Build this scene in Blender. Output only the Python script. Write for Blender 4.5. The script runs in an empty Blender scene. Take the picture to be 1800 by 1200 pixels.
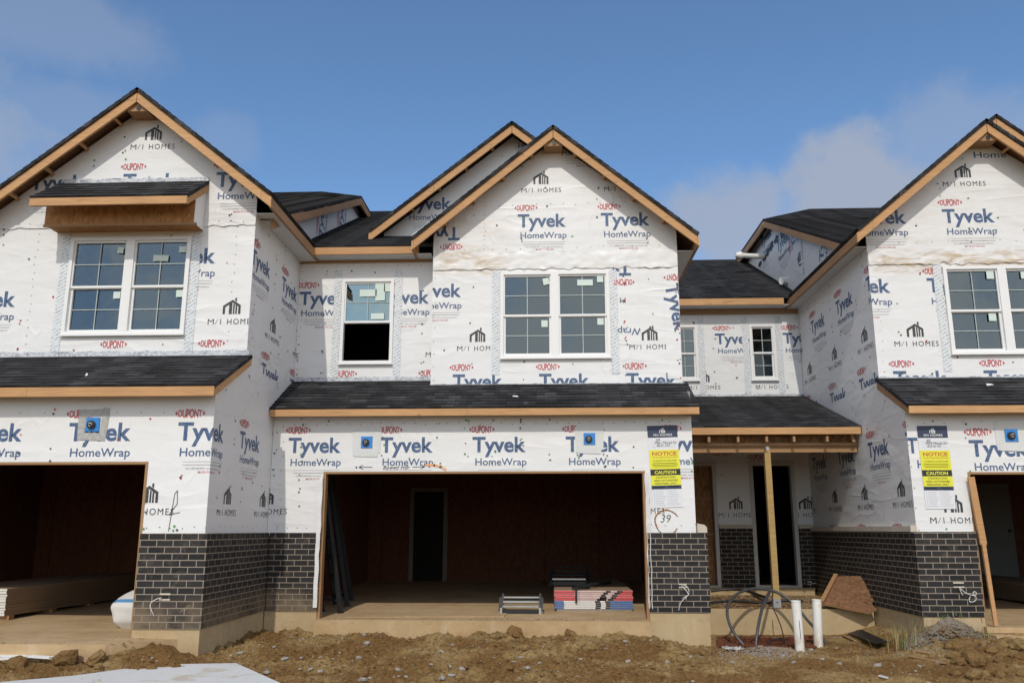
import bpy, bmesh, math, random
import numpy as np
from mathutils import Vector, Matrix, noise
random.seed(7)
S = bpy.context.scene
COL = S.collection
H = 1.6                      # eye height: all z below are relative to the eye, +H in the meshes

# ------------------------------------------------------------------ camera, sky, sun, exposure
F = 1502.7
TH, YA = math.radians(12.38), math.radians(-2.5)
FW = Vector((math.sin(YA)*math.cos(TH), math.cos(YA)*math.cos(TH), math.sin(TH)))
RT = FW.cross(Vector((0, 0, 1))).normalized()
UP = RT.cross(FW)
cam = bpy.data.cameras.new("camera")
cam.sensor_width = 36; cam.lens = F/1800*36; cam.clip_start = .1; cam.clip_end = 5000
camo = bpy.data.objects.new("camera", cam); COL.objects.link(camo)
camo.matrix_world = Matrix(((RT.x, UP.x, -FW.x, 0), (RT.y, UP.y, -FW.y, 0), (RT.z, UP.z, -FW.z, H), (0, 0, 0, 1)))
S.camera = camo
SUN = Vector((.09, 1, -.90)).normalized()     # direction the light travels
EL = math.asin(-SUN.z)
sun = bpy.data.lights.new("sun", 'SUN'); sun.energy = 2.2; sun.angle = math.radians(.55); sun.color = (1, .94, .845)
suno = bpy.data.objects.new("sun", sun); COL.objects.link(suno)
suno.rotation_euler = SUN.to_track_quat('-Z', 'Y').to_euler()
S.view_settings.view_transform = 'Standard'; S.view_settings.look = 'None'
S.view_settings.exposure = 0.0; S.view_settings.gamma = 1

def ray(px, py): return RT*((px-900)/F) - UP*((py-600)/F) + FW
def PY(px, py, Y): d = ray(px, py); return d*(Y/d.y)
def PX(px, py, X): d = ray(px, py); return d*(X/d.x)
def PZ(px, py, Z): d = ray(px, py); return d*(Z/d.z)

W = bpy.data.worlds.new("World"); S.world = W; W.use_nodes = True
nt = W.node_tree; N = nt.nodes; L = nt.links; N.clear()
def wn(t, **k):
    n = N.new(t)
    for a, b in k.items(): setattr(n, a, b)
    return n
sky = wn('ShaderNodeTexSky', sky_type='NISHITA', sun_disc=False, sun_elevation=EL,
         sun_rotation=math.atan2(-SUN.x, -SUN.y), altitude=200, air_density=1.0, dust_density=.6, ozone_density=3.5)
tc = wn('ShaderNodeTexCoord')
sep = wn('ShaderNodeSeparateXYZ'); L.new(tc.outputs['Generated'], sep.inputs[0])
nz = wn('ShaderNodeTexNoise'); nz.inputs['Scale'].default_value = 7; nz.inputs['Detail'].default_value = 7; nz.inputs['Roughness'].default_value = .62
L.new(tc.outputs['Generated'], nz.inputs['Vector'])
nz2 = wn('ShaderNodeTexNoise'); nz2.inputs['Scale'].default_value = 16; nz2.inputs['Detail'].default_value = 6
L.new(tc.outputs['Generated'], nz2.inputs['Vector'])
def wm(op, a, b=None, clamp=False):
    n = wn('ShaderNodeMath', operation=op, use_clamp=clamp)
    for i, v in enumerate((a, b)):
        if v is None: continue
        if isinstance(v, (int, float)): n.inputs[i].default_value = v
        else: L.new(v, n.inputs[i])
    return n.outputs[0]
az = wm('ARCTAN2', sep.outputs[0], sep.outputs[1]); el = wm('ARCSINE', sep.outputs[2])
mask = None
# px, py of the cloud centre as a direction, half sizes in radians, strength
for (cx, cy, sx, sy, a) in ((1500, 350, .085, .085, .95), (1590, 380, .15, .07, .75), (1270, 400, .095, .07, .85), (1420, 430, .20, .05, .8),
                            (1720, 250, .14, .07, .42), (1480, 275, .03, .035, .5), (1840, 330, .14, .1, .5),
                            (70, 30, .16, .05, .32), (130, 225, .16, .05, .26), (390, 240, .05, .04, .2),
                            (-400, 200, .3, .12, .6), (2300, 200, .3, .14, .7)):
    d = ray(cx, cy).normalized(); ca, ce = math.atan2(d.x, d.y), math.asin(d.z)
    u = wm('MULTIPLY', wm('SUBTRACT', az, ca), 1/sx); v = wm('MULTIPLY', wm('SUBTRACT', el, ce), 1/sy)
    r = wm('SQRT', wm('ADD', wm('MULTIPLY', u, u), wm('MULTIPLY', v, v)))
    r = wm('ADD', r, wm('MULTIPLY', wm('SUBTRACT', nz.outputs[0], .5), 2.1))
    r = wm('ADD', r, wm('MULTIPLY', wm('SUBTRACT', nz2.outputs[0], .5), .55))
    mr = wn('ShaderNodeMapRange', interpolation_type='SMOOTHSTEP'); L.new(r, mr.inputs[0])
    mr.inputs[1].default_value = 1.08; mr.inputs[2].default_value = .42; mr.inputs[3].default_value = 0; mr.inputs[4].default_value = a
    mask = mr.outputs[0] if mask is None else wm('MAXIMUM', mask, mr.outputs[0])
mix = wn('ShaderNodeMix', data_type='RGBA')
L.new(mask, mix.inputs['Factor']); L.new(sky.outputs[0], mix.inputs[6])
CLOUD = (2.45, 2.8, 3.55, 1)
mix.inputs[7].default_value = CLOUD
# broken cumulus added out of view, beside and behind the camera, to brighten shaded walls
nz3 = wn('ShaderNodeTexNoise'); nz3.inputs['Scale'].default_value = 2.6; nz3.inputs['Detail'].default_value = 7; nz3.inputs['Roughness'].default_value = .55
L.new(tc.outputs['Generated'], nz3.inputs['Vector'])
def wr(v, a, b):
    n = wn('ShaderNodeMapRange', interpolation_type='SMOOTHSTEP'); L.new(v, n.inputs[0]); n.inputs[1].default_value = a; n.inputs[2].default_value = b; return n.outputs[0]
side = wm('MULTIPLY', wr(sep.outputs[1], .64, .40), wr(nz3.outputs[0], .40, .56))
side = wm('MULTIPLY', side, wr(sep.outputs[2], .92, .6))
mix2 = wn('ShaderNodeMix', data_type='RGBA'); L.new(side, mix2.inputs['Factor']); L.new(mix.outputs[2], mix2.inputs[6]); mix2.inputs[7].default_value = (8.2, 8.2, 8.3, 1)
tint = wn('ShaderNodeMix', data_type='RGBA', blend_type='MULTIPLY'); tint.inputs['Factor'].default_value = 1; L.new(sky.outputs[0], tint.inputs[6]); tint.inputs[7].default_value = (.86, .98, 1.03, 1); L.new(tint.outputs[2], mix.inputs[6])
bg = wn('ShaderNodeBackground'); bg.inputs['Strength'].default_value = .15
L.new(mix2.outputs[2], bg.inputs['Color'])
out = wn('ShaderNodeOutputWorld'); L.new(bg.outputs[0], out.inputs[0])

# ------------------------------------------------------------------ materials
class NT:
    def __init__(s, name):
        s.m = bpy.data.materials.new(name); s.m.use_nodes = True
        s.t = s.m.node_tree; s.b = s.t.nodes['Principled BSDF']
    def n(s, t, **k):
        n = s.t.nodes.new(t)
        ins = k.pop('ins', {})
        for a, b in k.items(): setattr(n, a, b)
        for a, b in ins.items(): s.set(n.inputs[a], b)
        return n
    def set(s, sock, v):
        if isinstance(v, bpy.types.NodeSocket): s.t.links.new(v, sock)
        elif isinstance(v, tuple) and len(v) == 3 and sock.type == 'RGBA': sock.default_value = (*v, 1)
        else: sock.default_value = v
    def math(s, op, a, b=0., clamp=False):
        n = s.n('ShaderNodeMath', operation=op, use_clamp=clamp); s.set(n.inputs[0], a); s.set(n.inputs[1], b); return n.outputs[0]
    def mix(s, f, a, b, blend='MIX'):
        n = s.n('ShaderNodeMix', data_type='RGBA', blend_type=blend); s.set(n.inputs['Factor'], f); s.set(n.inputs[6], a); s.set(n.inputs[7], b); return n.outputs[2]
    def noise(s, vec, sc, det=3, rough=.5, dist=0):
        return s.n('ShaderNodeTexNoise', ins={'Vector': vec, 'Scale': sc, 'Detail': det, 'Roughness': rough, 'Distortion': dist}).outputs[0]
    def rng(s, v, a, b, c=0., d=1., smooth=True):
        n = s.n('ShaderNodeMapRange', interpolation_type='SMOOTHSTEP' if smooth else 'LINEAR'); s.set(n.inputs[0], v)
        for i, q in enumerate((a, b, c, d)): s.set(n.inputs[i+1], q)
        return n.outputs[0]
    def pos(s): return s.n('ShaderNodeNewGeometry').outputs['Position']
    def objpos(s): return s.n('ShaderNodeTexCoord').outputs['Object']
    def uv(s): return s.n('ShaderNodeTexCoord').outputs['UV']
    def scale(s, vec, xyz, rot=(0, 0, 0)):
        return s.n('ShaderNodeMapping', ins={'Vector': vec, 'Scale': xyz, 'Rotation': rot}).outputs[0]
    def bump(s, h, st=.5, d=.01):
        n = s.n('ShaderNodeBump', ins={'Height': h, 'Strength': st, 'Distance': d}); s.set(s.b.inputs['Normal'], n.outputs[0]); return n
    def col(s, c): s.set(s.b.inputs['Base Color'], c)
    def rough(s, r): s.set(s.b.inputs['Roughness'], r)

def plain(name, c, r=.6, metal=0, var=.12, sc=6):
    k = NT(name); p = k.objpos(); f = k.noise(p, sc, 4, .6)
    k.col(k.mix(f, tuple(x*(1-var) for x in c), tuple(min(1, x*(1+var)) for x in c)))
    k.rough(r); k.set(k.b.inputs['Metallic'], metal); k.bump(k.noise(p, sc*8, 2), .15, .004)
    return k.m

def wrinkles(k, amt=1.0):
    """loose-sheet relief shared by the wrap and the ink printed on it (world coordinates)"""
    p = k.pos()
    big = k.noise(p, .9, 2, .5)
    def ridge(sc, rot, f, w, dist, po):
        n = k.noise(k.scale(p, sc, rot), f, 2, .4, dist)
        return k.math('POWER', k.math('SUBTRACT', 1., k.math('MULTIPLY', k.math('ABSOLUTE', k.math('SUBTRACT', n, .5)), w, True)), po)
    r1 = k.math('MULTIPLY', ridge((.6, .6, 2.6), (0, .30, .2), 1.0, 9., .5, 2.), k.rng(big, .45, .62))
    r2 = k.math('MULTIPLY', ridge((1.5, 1.5, .9), (.4, -.7, 0), 1.6, 11., .8, 2.), k.rng(k.noise(p, 1.3, 2), .54, .66))
    w0 = k.noise(k.scale(p, (.8, .8, 2.2), (0, .12, 0)), 1.5, 2, .45, .3)
    w3 = k.noise(p, 9, 3, .5, .3); w4 = k.noise(p, 45, 2, .5)
    h = k.math('ADD', k.math('MULTIPLY', r1, .38), k.math('MULTIPLY', r2, .34))
    h = k.math('ADD', h, k.math('ADD', k.math('MULTIPLY', w0, 1.5), k.math('ADD', k.math('MULTIPLY', w3, .17), k.math('MULTIPLY', w4, .022))))
    k.bump(h, .45*amt, .022)

def wrap_mat(name, bands=(), amt=1.0, base=(.77, .77, .765)):
    k = NT(name); p = k.pos()
    c = k.mix(k.noise(p, 3.5, 5, .65), tuple(x*.93 for x in base), base)
    c = k.mix(k.math('MULTIPLY', k.rng(k.noise(p, 45, 2), .55, .75), .05), c, (.55, .55, .55))
    # faint mud and mildew specks
    sp = k.math('MULTIPLY', k.rng(k.noise(p, 26, 3, .7), .66, .74), k.rng(k.noise(p, 1.4, 3), .5, .7))
    c = k.mix(k.math('MULTIPLY', sp, .45), c, (.36, .27, .17))
    sx = k.n('ShaderNodeSeparateXYZ', ins={'Vector': p})
    for (x0, x1, z0, z1, a) in bands:
        n1 = k.noise(k.scale(p, (1, 1, 4)), 2.2, 5, .65, 1.5)
        m = k.math('MULTIPLY', k.rng(sx.outputs[2], z0+H-.05, z0+H+.03), k.rng(sx.outputs[2], z1+H+.06, z1+H-.10))
        m = k.math('MULTIPLY', m, k.math('MULTIPLY', k.rng(sx.outputs[0], x0-.1, x0+.3), k.rng(sx.outputs[0], x1+.1, x1-.3)))
        m = k.math('MULTIPLY', m, k.math('MULTIPLY', k.rng(n1, .38, .68), a))
        c = k.mix(m, c, (.45, .30, .13))
    k.col(c); k.rough(.46); k.set(k.b.inputs['Specular IOR Level'], .45)
    wrinkles(k, amt)
    return k.m
def ink(name, c, fade=.3, amt=1.0):
    k = NT(name); p = k.pos()
    f = k.rng(k.noise(k.scale(p, (1, 1, 3)), 38, 3, .7), .42, .72, 0, fade)
    k.col(k.mix(f, c, (.62, .62, .62))); k.rough(.5)
    wrinkles(k, amt); return k.m

M = {}
M['wrap'] = wrap_mat('house_wrap', (), 1.3)
M['wrap_mid'] = wrap_mat('house_wrap_mid', ((-1.9, -.6, 4.05, 4.45, .6), (-1.9, 2.1, 4.1, 4.3, .15), (-1.9, -.5, 4.2, 5.0, .22)), 1.3)
M['wrap_right'] = wrap_mat('house_wrap_right', ((4.9, 9, 3.86, 4.22, .75), (4.9, 9, 4.3, 5.3, .14)), 1.3)
M['wrap_side'] = wrap_mat('house_wrap_side', (), 1.35, (.75, .745, .74))
M['blue'] = ink('ink_blue', (.032, .082, .195), .24); M['red'] = ink('ink_red', (.47, .035, .05), .25); M['black'] = ink('ink_black', (.02, .02, .023), .16)
M['grey'] = ink('ink_grey', (.33, .33, .35), .5); M['orange'] = ink('ink_orange', (.80, .36, .12), .6)
M['cap_green'] = plain('cap_green', (.10, .28, .10), .5); M['cap_red'] = plain('cap_red', (.42, .05, .05), .5); M['cap_dark'] = plain('cap_dark', (.06, .09, .06), .5)

def wood(name, c, dark, ax='x'):
    k = NT(name); uv = k.uv()
    g = k.noise(k.scale(uv, (1.2, 30, 1)), 2.2, 5, .6, .6)
    big = k.noise(uv, 1.1, 3, .6)
    c1 = k.mix(k.rng(g, .3, .7), c, tuple(a*.62 for a in c))
    c1 = k.mix(k.math('MULTIPLY', k.rng(big, .45, .75), .5), c1, tuple(a*1.12 for a in c))
    v = k.n('ShaderNodeTexVoronoi', ins={'Vector': k.scale(uv, (1.6, 3.4, 1)), 'Scale': 1.4, 'Randomness': 1.})
    kn = k.rng(v.outputs['Distance'], .085, .03)
    c1 = k.mix(k.math('MULTIPLY', kn, .8), c1, dark)
    st = k.rng(k.noise(k.scale(uv, (1.2, 7, 1)), 1.6, 4, .7), .58, .74)
    c1 = k.mix(k.math('MULTIPLY', st, .42), c1, dark)
    ri = k.n('ShaderNodeObjectInfo').outputs['Random']; c1 = k.mix(k.math('MULTIPLY', ri, .45), c1, tuple(a*b for a, b in zip(c, (.66, .60, .54))))
    k.col(c1); k.rough(.7); k.bump(g, .2, .004); return k.m
M['fir'] = wood('fir_board', (.62, .35, .155), (.16, .07, .03))
M['fir2'] = wood('weathered_board', (.42, .235, .11), (.12, .06, .03))
M['treated'] = wood('treated_post', (.48, .315, .115), (.14, .07, .03))
M['edge'] = plain('bare_edge', (.33, .19, .09), .8)

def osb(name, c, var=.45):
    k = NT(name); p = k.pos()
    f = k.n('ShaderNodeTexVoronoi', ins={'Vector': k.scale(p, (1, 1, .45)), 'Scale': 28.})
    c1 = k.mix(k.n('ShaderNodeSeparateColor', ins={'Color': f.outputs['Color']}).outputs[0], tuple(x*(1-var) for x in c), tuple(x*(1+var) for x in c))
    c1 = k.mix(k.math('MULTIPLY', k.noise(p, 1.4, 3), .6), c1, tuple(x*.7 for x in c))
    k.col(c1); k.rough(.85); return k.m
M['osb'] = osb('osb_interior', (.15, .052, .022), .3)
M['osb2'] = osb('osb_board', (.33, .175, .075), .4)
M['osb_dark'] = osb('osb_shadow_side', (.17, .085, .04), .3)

def shingle():
    k = NT('asphalt_shingle'); uv = k.uv()
    b = k.n('ShaderNodeTexBrick', offset=.37, ins={'Vector': uv, 'Color1': (.014, .014, .015), 'Color2': (.054, .053, .055), 'Mortar': (.004, .004, .004), 'Scale': 1., 'Mortar Size': .004, 'Bias': -.1, 'Brick Width': .19, 'Row Height': .13})  # near-black mortar colour paints the shadow line below each course
    b2 = k.n('ShaderNodeTexBrick', offset=.62, ins={'Vector': k.scale(uv, (1, 1, 1)), 'Color1': (.45, .45, .45), 'Color2': (1.45, 1.45, 1.5), 'Mortar': (1, 1, 1), 'Scale': 1., 'Mortar Size': .0, 'Brick Width': .31, 'Row Height': .13})
    c = k.mix(1., b.outputs['Color'], b2.outputs['Color'], 'MULTIPLY')
    g = k.noise(uv, 190, 2, .8); big = k.noise(uv, 1.2, 4, .6)
    c = k.mix(k.math('MULTIPLY', k.rng(g, .5, .75), .45), c, (.075, .074, .078))
    c = k.mix(k.math('MULTIPLY', k.rng(big, .5, .8), .35), c, (.06, .056, .05))
    k.col(c); k.rough(.9); k.set(k.b.inputs['Specular IOR Level'], .25)
    k.bump(k.math('ADD', k.math('MULTIPLY', b2.outputs['Fac'], -.2), g), .5, .004); return k.m
M['shingle'] = shingle()

def brick():
    k = NT('dark_brick'); uv = k.n('ShaderNodeMapping', ins={'Vector': k.uv(), 'Location': (0, .0469, 0)}).outputs[0]; p = k.pos()
    b = k.n('ShaderNodeTexBrick', offset=.5, ins={'Vector': uv, 'Color1': (.005, .0048, .005), 'Color2': (.023, .020, .0195), 'Mortar': (.31, .255, .20), 'Scale': 1., 'Mortar Size': .0052, 'Mortar Smooth': .25, 'Bias': -.1, 'Brick Width': .2, 'Row Height': .0781})
    c = b.outputs['Color']; sx = k.n('ShaderNodeSeparateXYZ', ins={'Vector': p})
    m = k.rng(k.noise(p, 5, 5, .7, 1.), .53, .70)           # mortar smears and dried splashes
    c = k.mix(k.math('MULTIPLY', m, .2), c, (.20, .165, .125))
    low = k.rng(sx.outputs[2], H-.72, H-1.02); lft = k.rng(sx.outputs[0], -1.6, -2.8)
    dn = k.rng(k.noise(p, 2.2, 5, .7), .25, .62)
    c = k.mix(k.math('MULTIPLY', k.math('MULTIPLY', low, lft), k.math('MULTIPLY', dn, .6)), c, (.25, .185, .115))
    rub = k.math('MULTIPLY', k.rng(k.noise(k.scale(p, (1, 1, 2.2), (0, .6, 0)), 3.1, 4, .7, .6), .60, .72), lft)
    c = k.mix(k.math('MULTIPLY', rub, .45), c, (.30, .22, .12))
    k.col(c); k.rough(.75); k.bump(k.math('ADD', b.outputs['Fac'], k.math('MULTIPLY', k.noise(p, 60, 3), -.35)), -.55, .008); return k.m
M['brick'] = brick()

def concrete(name, c, mud):
    k = NT(name); p = k.pos()
    f = k.noise(p, 1.7, 6, .7); c1 = k.mix(k.rng(f, .3, .7), c, mud)
    c1 = k.mix(k.math('MULTIPLY', k.rng(k.noise(p, 14, 5, .75), .58, .72), .5), c1, tuple(x*.5 for x in mud))
    st = k.rng(k.noise(k.scale(p, (3, 3, .5)), 2.5, 4, .6), .58, .75)
    c1 = k.mix(k.math('MULTIPLY', st, .3), c1, (.55, .50, .42)); c1 = k.mix(k.math('MULTIPLY', k.rng(k.noise(p, 55, 3, .7), .64, .72), .6), c1, (.16, .10, .05)); c1 = k.mix(k.math('MULTIPLY', k.rng(k.noise(k.scale(p, (1, 1, 2)), 4, 5, .7), .56, .70), .45), c1, (.27, .185, .10))
    k.col(c1); k.rough(.9); k.bump(k.noise(p, 30, 5, .7), .35, .008); return k.m
M['found'] = concrete('foundation_concrete', (.46, .35, .205), (.40, .29, .155))
M['slab'] = concrete('muddy_slab', (.50, .355, .20), (.38, .25, .12))
M['stone'] = concrete('cast_stone', (.60, .53, .44), (.50, .44, .36))

M['vinyl'] = plain('white_vinyl', (.78, .78, .77), .35, 0, .03)
M['soffit'] = plain('soffit_panel', (.62, .63, .63), .55, 0, .05)
M['sticker'] = plain('window_sticker', (.60, .70, .64), .6, 0, .06)
M['blackp'] = plain('black_plastic', (.014, .014, .016), .45)
M['cond'] = plain('grey_black_conduit', (.055, .055, .058), .4)
M['bluep'] = plain('blue_plastic', (.03, .22, .60), .45)
M['gasket'] = plain('copper_wires', (.22, .14, .09), .5)
M['tape'] = plain('clear_flashing_tape', (.64, .65, .64), .3)
M['greytape'] = plain('silver_tape', (.40, .39, .37), .4, 0, .5, 20)
def pvc():
    k = NT('muddy_pvc'); p = k.pos(); z = k.n('ShaderNodeSeparateXYZ', ins={'Vector': p}).outputs[2]
    c = k.mix(k.noise(p, 6, 4, .6), (.70, .69, .64), (.78, .77, .73))
    mud = k.math('MULTIPLY', k.rng(z, H-1.2, H-1.62), k.rng(k.noise(k.scale(p, (1, 1, .4)), 22, 4, .7), .35, .6))
    c = k.mix(k.math('MULTIPLY', mud, .75), c, (.42, .28, .14))
    sm_ = k.math('MULTIPLY', k.rng(k.noise(k.scale(p, (1, 1, .5)), 16, 4, .7), .58, .68), k.rng(k.math('ABSOLUTE', k.math('SUBTRACT', z, H-.98)), .16, .03))
    k.col(k.mix(k.math('MULTIPLY', sm_, .6), c, (.62, .33, .14))); k.rough(.4); return k.m
M['pvc'] = pvc()
M['alu'] = plain('aluminium', (.50, .50, .49), .38, .85, .2)
M['steel'] = plain('galvanised_steel', (.45, .46, .48), .4, .8)
M['ladderp'] = plain('splashed_dark_blue_fibreglass', (.012, .014, .018), .85, 0, .9, 14)
M['paper'] = plain('drywall_paper', (.29, .20, .125), .85)
M['gyp'] = plain('gypsum_edge', (.68, .66, .62), .85)
M['redt'] = plain('red_end_tape', (.62, .08, .09), .55, 0, .25, 18)
M['bluet'] = plain('blue_end_tape', (.05, .12, .32), .55, 0, .3, 18)
M['pinkt'] = plain('worn_end_tape', (.62, .45, .42), .6, 0, .3, 22)
M['bag'] = plain('white_paper_bag', (.60, .585, .55), .6, 0, .2, 5)
M['bagblue'] = plain('bag_blue_print', (.09, .25, .48), .6)
M['navy'] = plain('navy_print', (.035, .05, .10), .5, 0, .05)
M['yellow'] = plain('yellow_print', (.74, .72, .045), .5, 0, .04)
M['sheet'] = plain('poster_white', (.72, .73, .76), .5, 0, .03)
M['pblack'] = plain('poster_black', (.018, .018, .018), .5)
M['porange'] = plain('poster_orange', (.55, .16, .05), .5)
M['pwhite'] = plain('poster_lettering', (.8, .8, .8), .5)
M['door'] = plain('grey_door', (.20, .20, .20), .6)
M['trim'] = plain('primed_trim', (.55, .54, .52), .6)
M['trim_dim'] = plain('raw_trim', (.20, .18, .155), .7)
M['osb_hood'] = osb('hood_plywood', (.44, .215, .08), .3)
M['osbw'] = osb('weathered_panel', (.20, .095, .042), .35)
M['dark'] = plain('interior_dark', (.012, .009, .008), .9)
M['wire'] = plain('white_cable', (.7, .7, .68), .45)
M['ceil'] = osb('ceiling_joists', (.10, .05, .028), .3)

def fl_tape():
    k = NT('printed_flashing_tape'); uv = k.uv()
    w = k.n('ShaderNodeTexWave', bands_direction='X', ins={'Vector': k.scale(uv, (1, 1, 1), (0, 0, 1.0)), 'Scale': 6.5, 'Distortion': 1.2, 'Detail': 2., 'Detail Scale': 6.})
    d = k.rng(k.noise(k.scale(uv, (1, 1, 1), (0, 0, -.7)), 34, 2), .42, .56)
    m = k.math('MULTIPLY', k.rng(w.outputs[1], .62, .8), d)
    k.col(k.mix(k.math('MULTIPLY', m, .75), (.68, .70, .71), (.25, .28, .33))); k.rough(.3)
    wrinkles(k, .8); return k.m
M['fltape'] = fl_tape()
def sill_flash():
    k = NT('crinkled_flashing'); p = k.pos()
    n1 = k.noise(p, 14, 5, .7, 1.2)
    k.col(k.mix(k.rng(n1, .42, .66), (.62, .64, .67), (.30, .33, .38))); k.rough(.28)
    k.bump(n1, .9, .02); return k.m
M['flash'] = sill_flash()

def glass(name, rf, tint=(.55, .62, .64), gc=(.80, .95, 1., 1)):
    k = NT(name); t = k.t
    tr = k.n('ShaderNodeBsdfTransparent', ins={'Color': (*tint, 1)})
    gl = k.n('ShaderNodeBsdfGlossy', ins={'Color': gc, 'Roughness': .012})
    fr = k.n('ShaderNodeFresnel', ins={'IOR': 1.5})
    f = k.math('ADD', k.math('MULTIPLY', fr.outputs[0], 1.2), rf, True)
    n1 = k.noise(k.pos(), 2.2, 2)
    bp = k.n('ShaderNodeBump', ins={'Height': n1, 'Strength': .06, 'Distance': .05}); t.links.new(bp.outputs[0], gl.inputs['Normal'])
    ms = k.n('ShaderNodeMixShader'); t.links.new(f, ms.inputs[0]); t.links.new(tr.outputs[0], ms.inputs[1]); t.links.new(gl.outputs[0], ms.inputs[2])
    t.links.new(ms.outputs[0], t.nodes['Material Output'].inputs[0]); return k.m
M['glass'] = glass('window_glass', .10)
M['glass_b'] = glass('coated_window_glass', .27, gc=(.74, .98, 1., 1))
M['glass_d'] = glass('dark_window_glass', .02, (.35, .4, .4))

def dirt(name, a, b, c, bs=1.):
    k = NT(name); p = k.pos()
    f = k.noise(p, 1.1, 6, .62); g = k.noise(p, 16, 6, .7)
    c1 = k.mix(k.rng(f, .44, .62), a, b)
    c1 = k.mix(k.math('MULTIPLY', k.rng(g, .46, .68), .72), c1, c)
    h = k.noise(p, 75, 4, .7)
    c1 = k.mix(k.math('MULTIPLY', k.rng(h, .63, .72), .55), c1, (.42, .36, .28))
    c1 = k.mix(k.math('MULTIPLY', k.rng(h, .38, .30), .5), c1, tuple(x*.45 for x in a))
    k.col(c1); k.rough(.95); k.set(k.b.inputs['Specular IOR Level'], .15)
    k.bump(k.math('ADD', k.math('MULTIPLY', g, 1.), k.math('MULTIPLY', h, .6)), 1.*bs, .05); return k.m
M['dirt'] = dirt('turned_clay', (.265, .145, .05), (.46, .315, .135), (.135, .066, .022))
M['clod'] = dirt('dry_clod', (.29, .17, .068), (.40, .265, .115), (.17, .092, .036))
M['pebble'] = plain('grey_pebbles', (.31, .28, .245), .9, 0, .5, 9)
M['gravel'] = plain('crushed_gravel', (.23, .195, .165), .95, 0, .5, 30)
M['mulch'] = dirt('red_mulch', (.17, .055, .028), (.22, .085, .045), (.09, .035, .02))
M['ash'] = dirt('mortar_spill', (.25, .20, .145), (.35, .30, .235), (.17, .115, .065))
M['grass'] = plain('weed_blades', (.14, .19, .06), .7, 0, .4, 3); M['straw'] = plain('dry_weed_blades', (.34, .25, .11), .8, 0, .4, 3)
def muddy_white():
    k = NT('muddy_white_board'); p = k.pos()
    m = k.rng(k.noise(p, 2.3, 4, .65, .6), .56, .68); m2 = k.rng(k.noise(p, 22, 4, .7), .62, .7)
    c = k.mix(k.math('MULTIPLY', m, .6), (.64, .64, .63), (.46, .36, .22)); c = k.mix(k.math('MULTIPLY', m2, .7), c, (.28, .18, .09))
    k.col(c); k.rough(.5); return k.m
M['wboard'] = muddy_white()
M['muntin'] = plain('grille_between_panes', (.42, .47, .46), .4)
M['osb_dim'] = M['osb']
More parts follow.
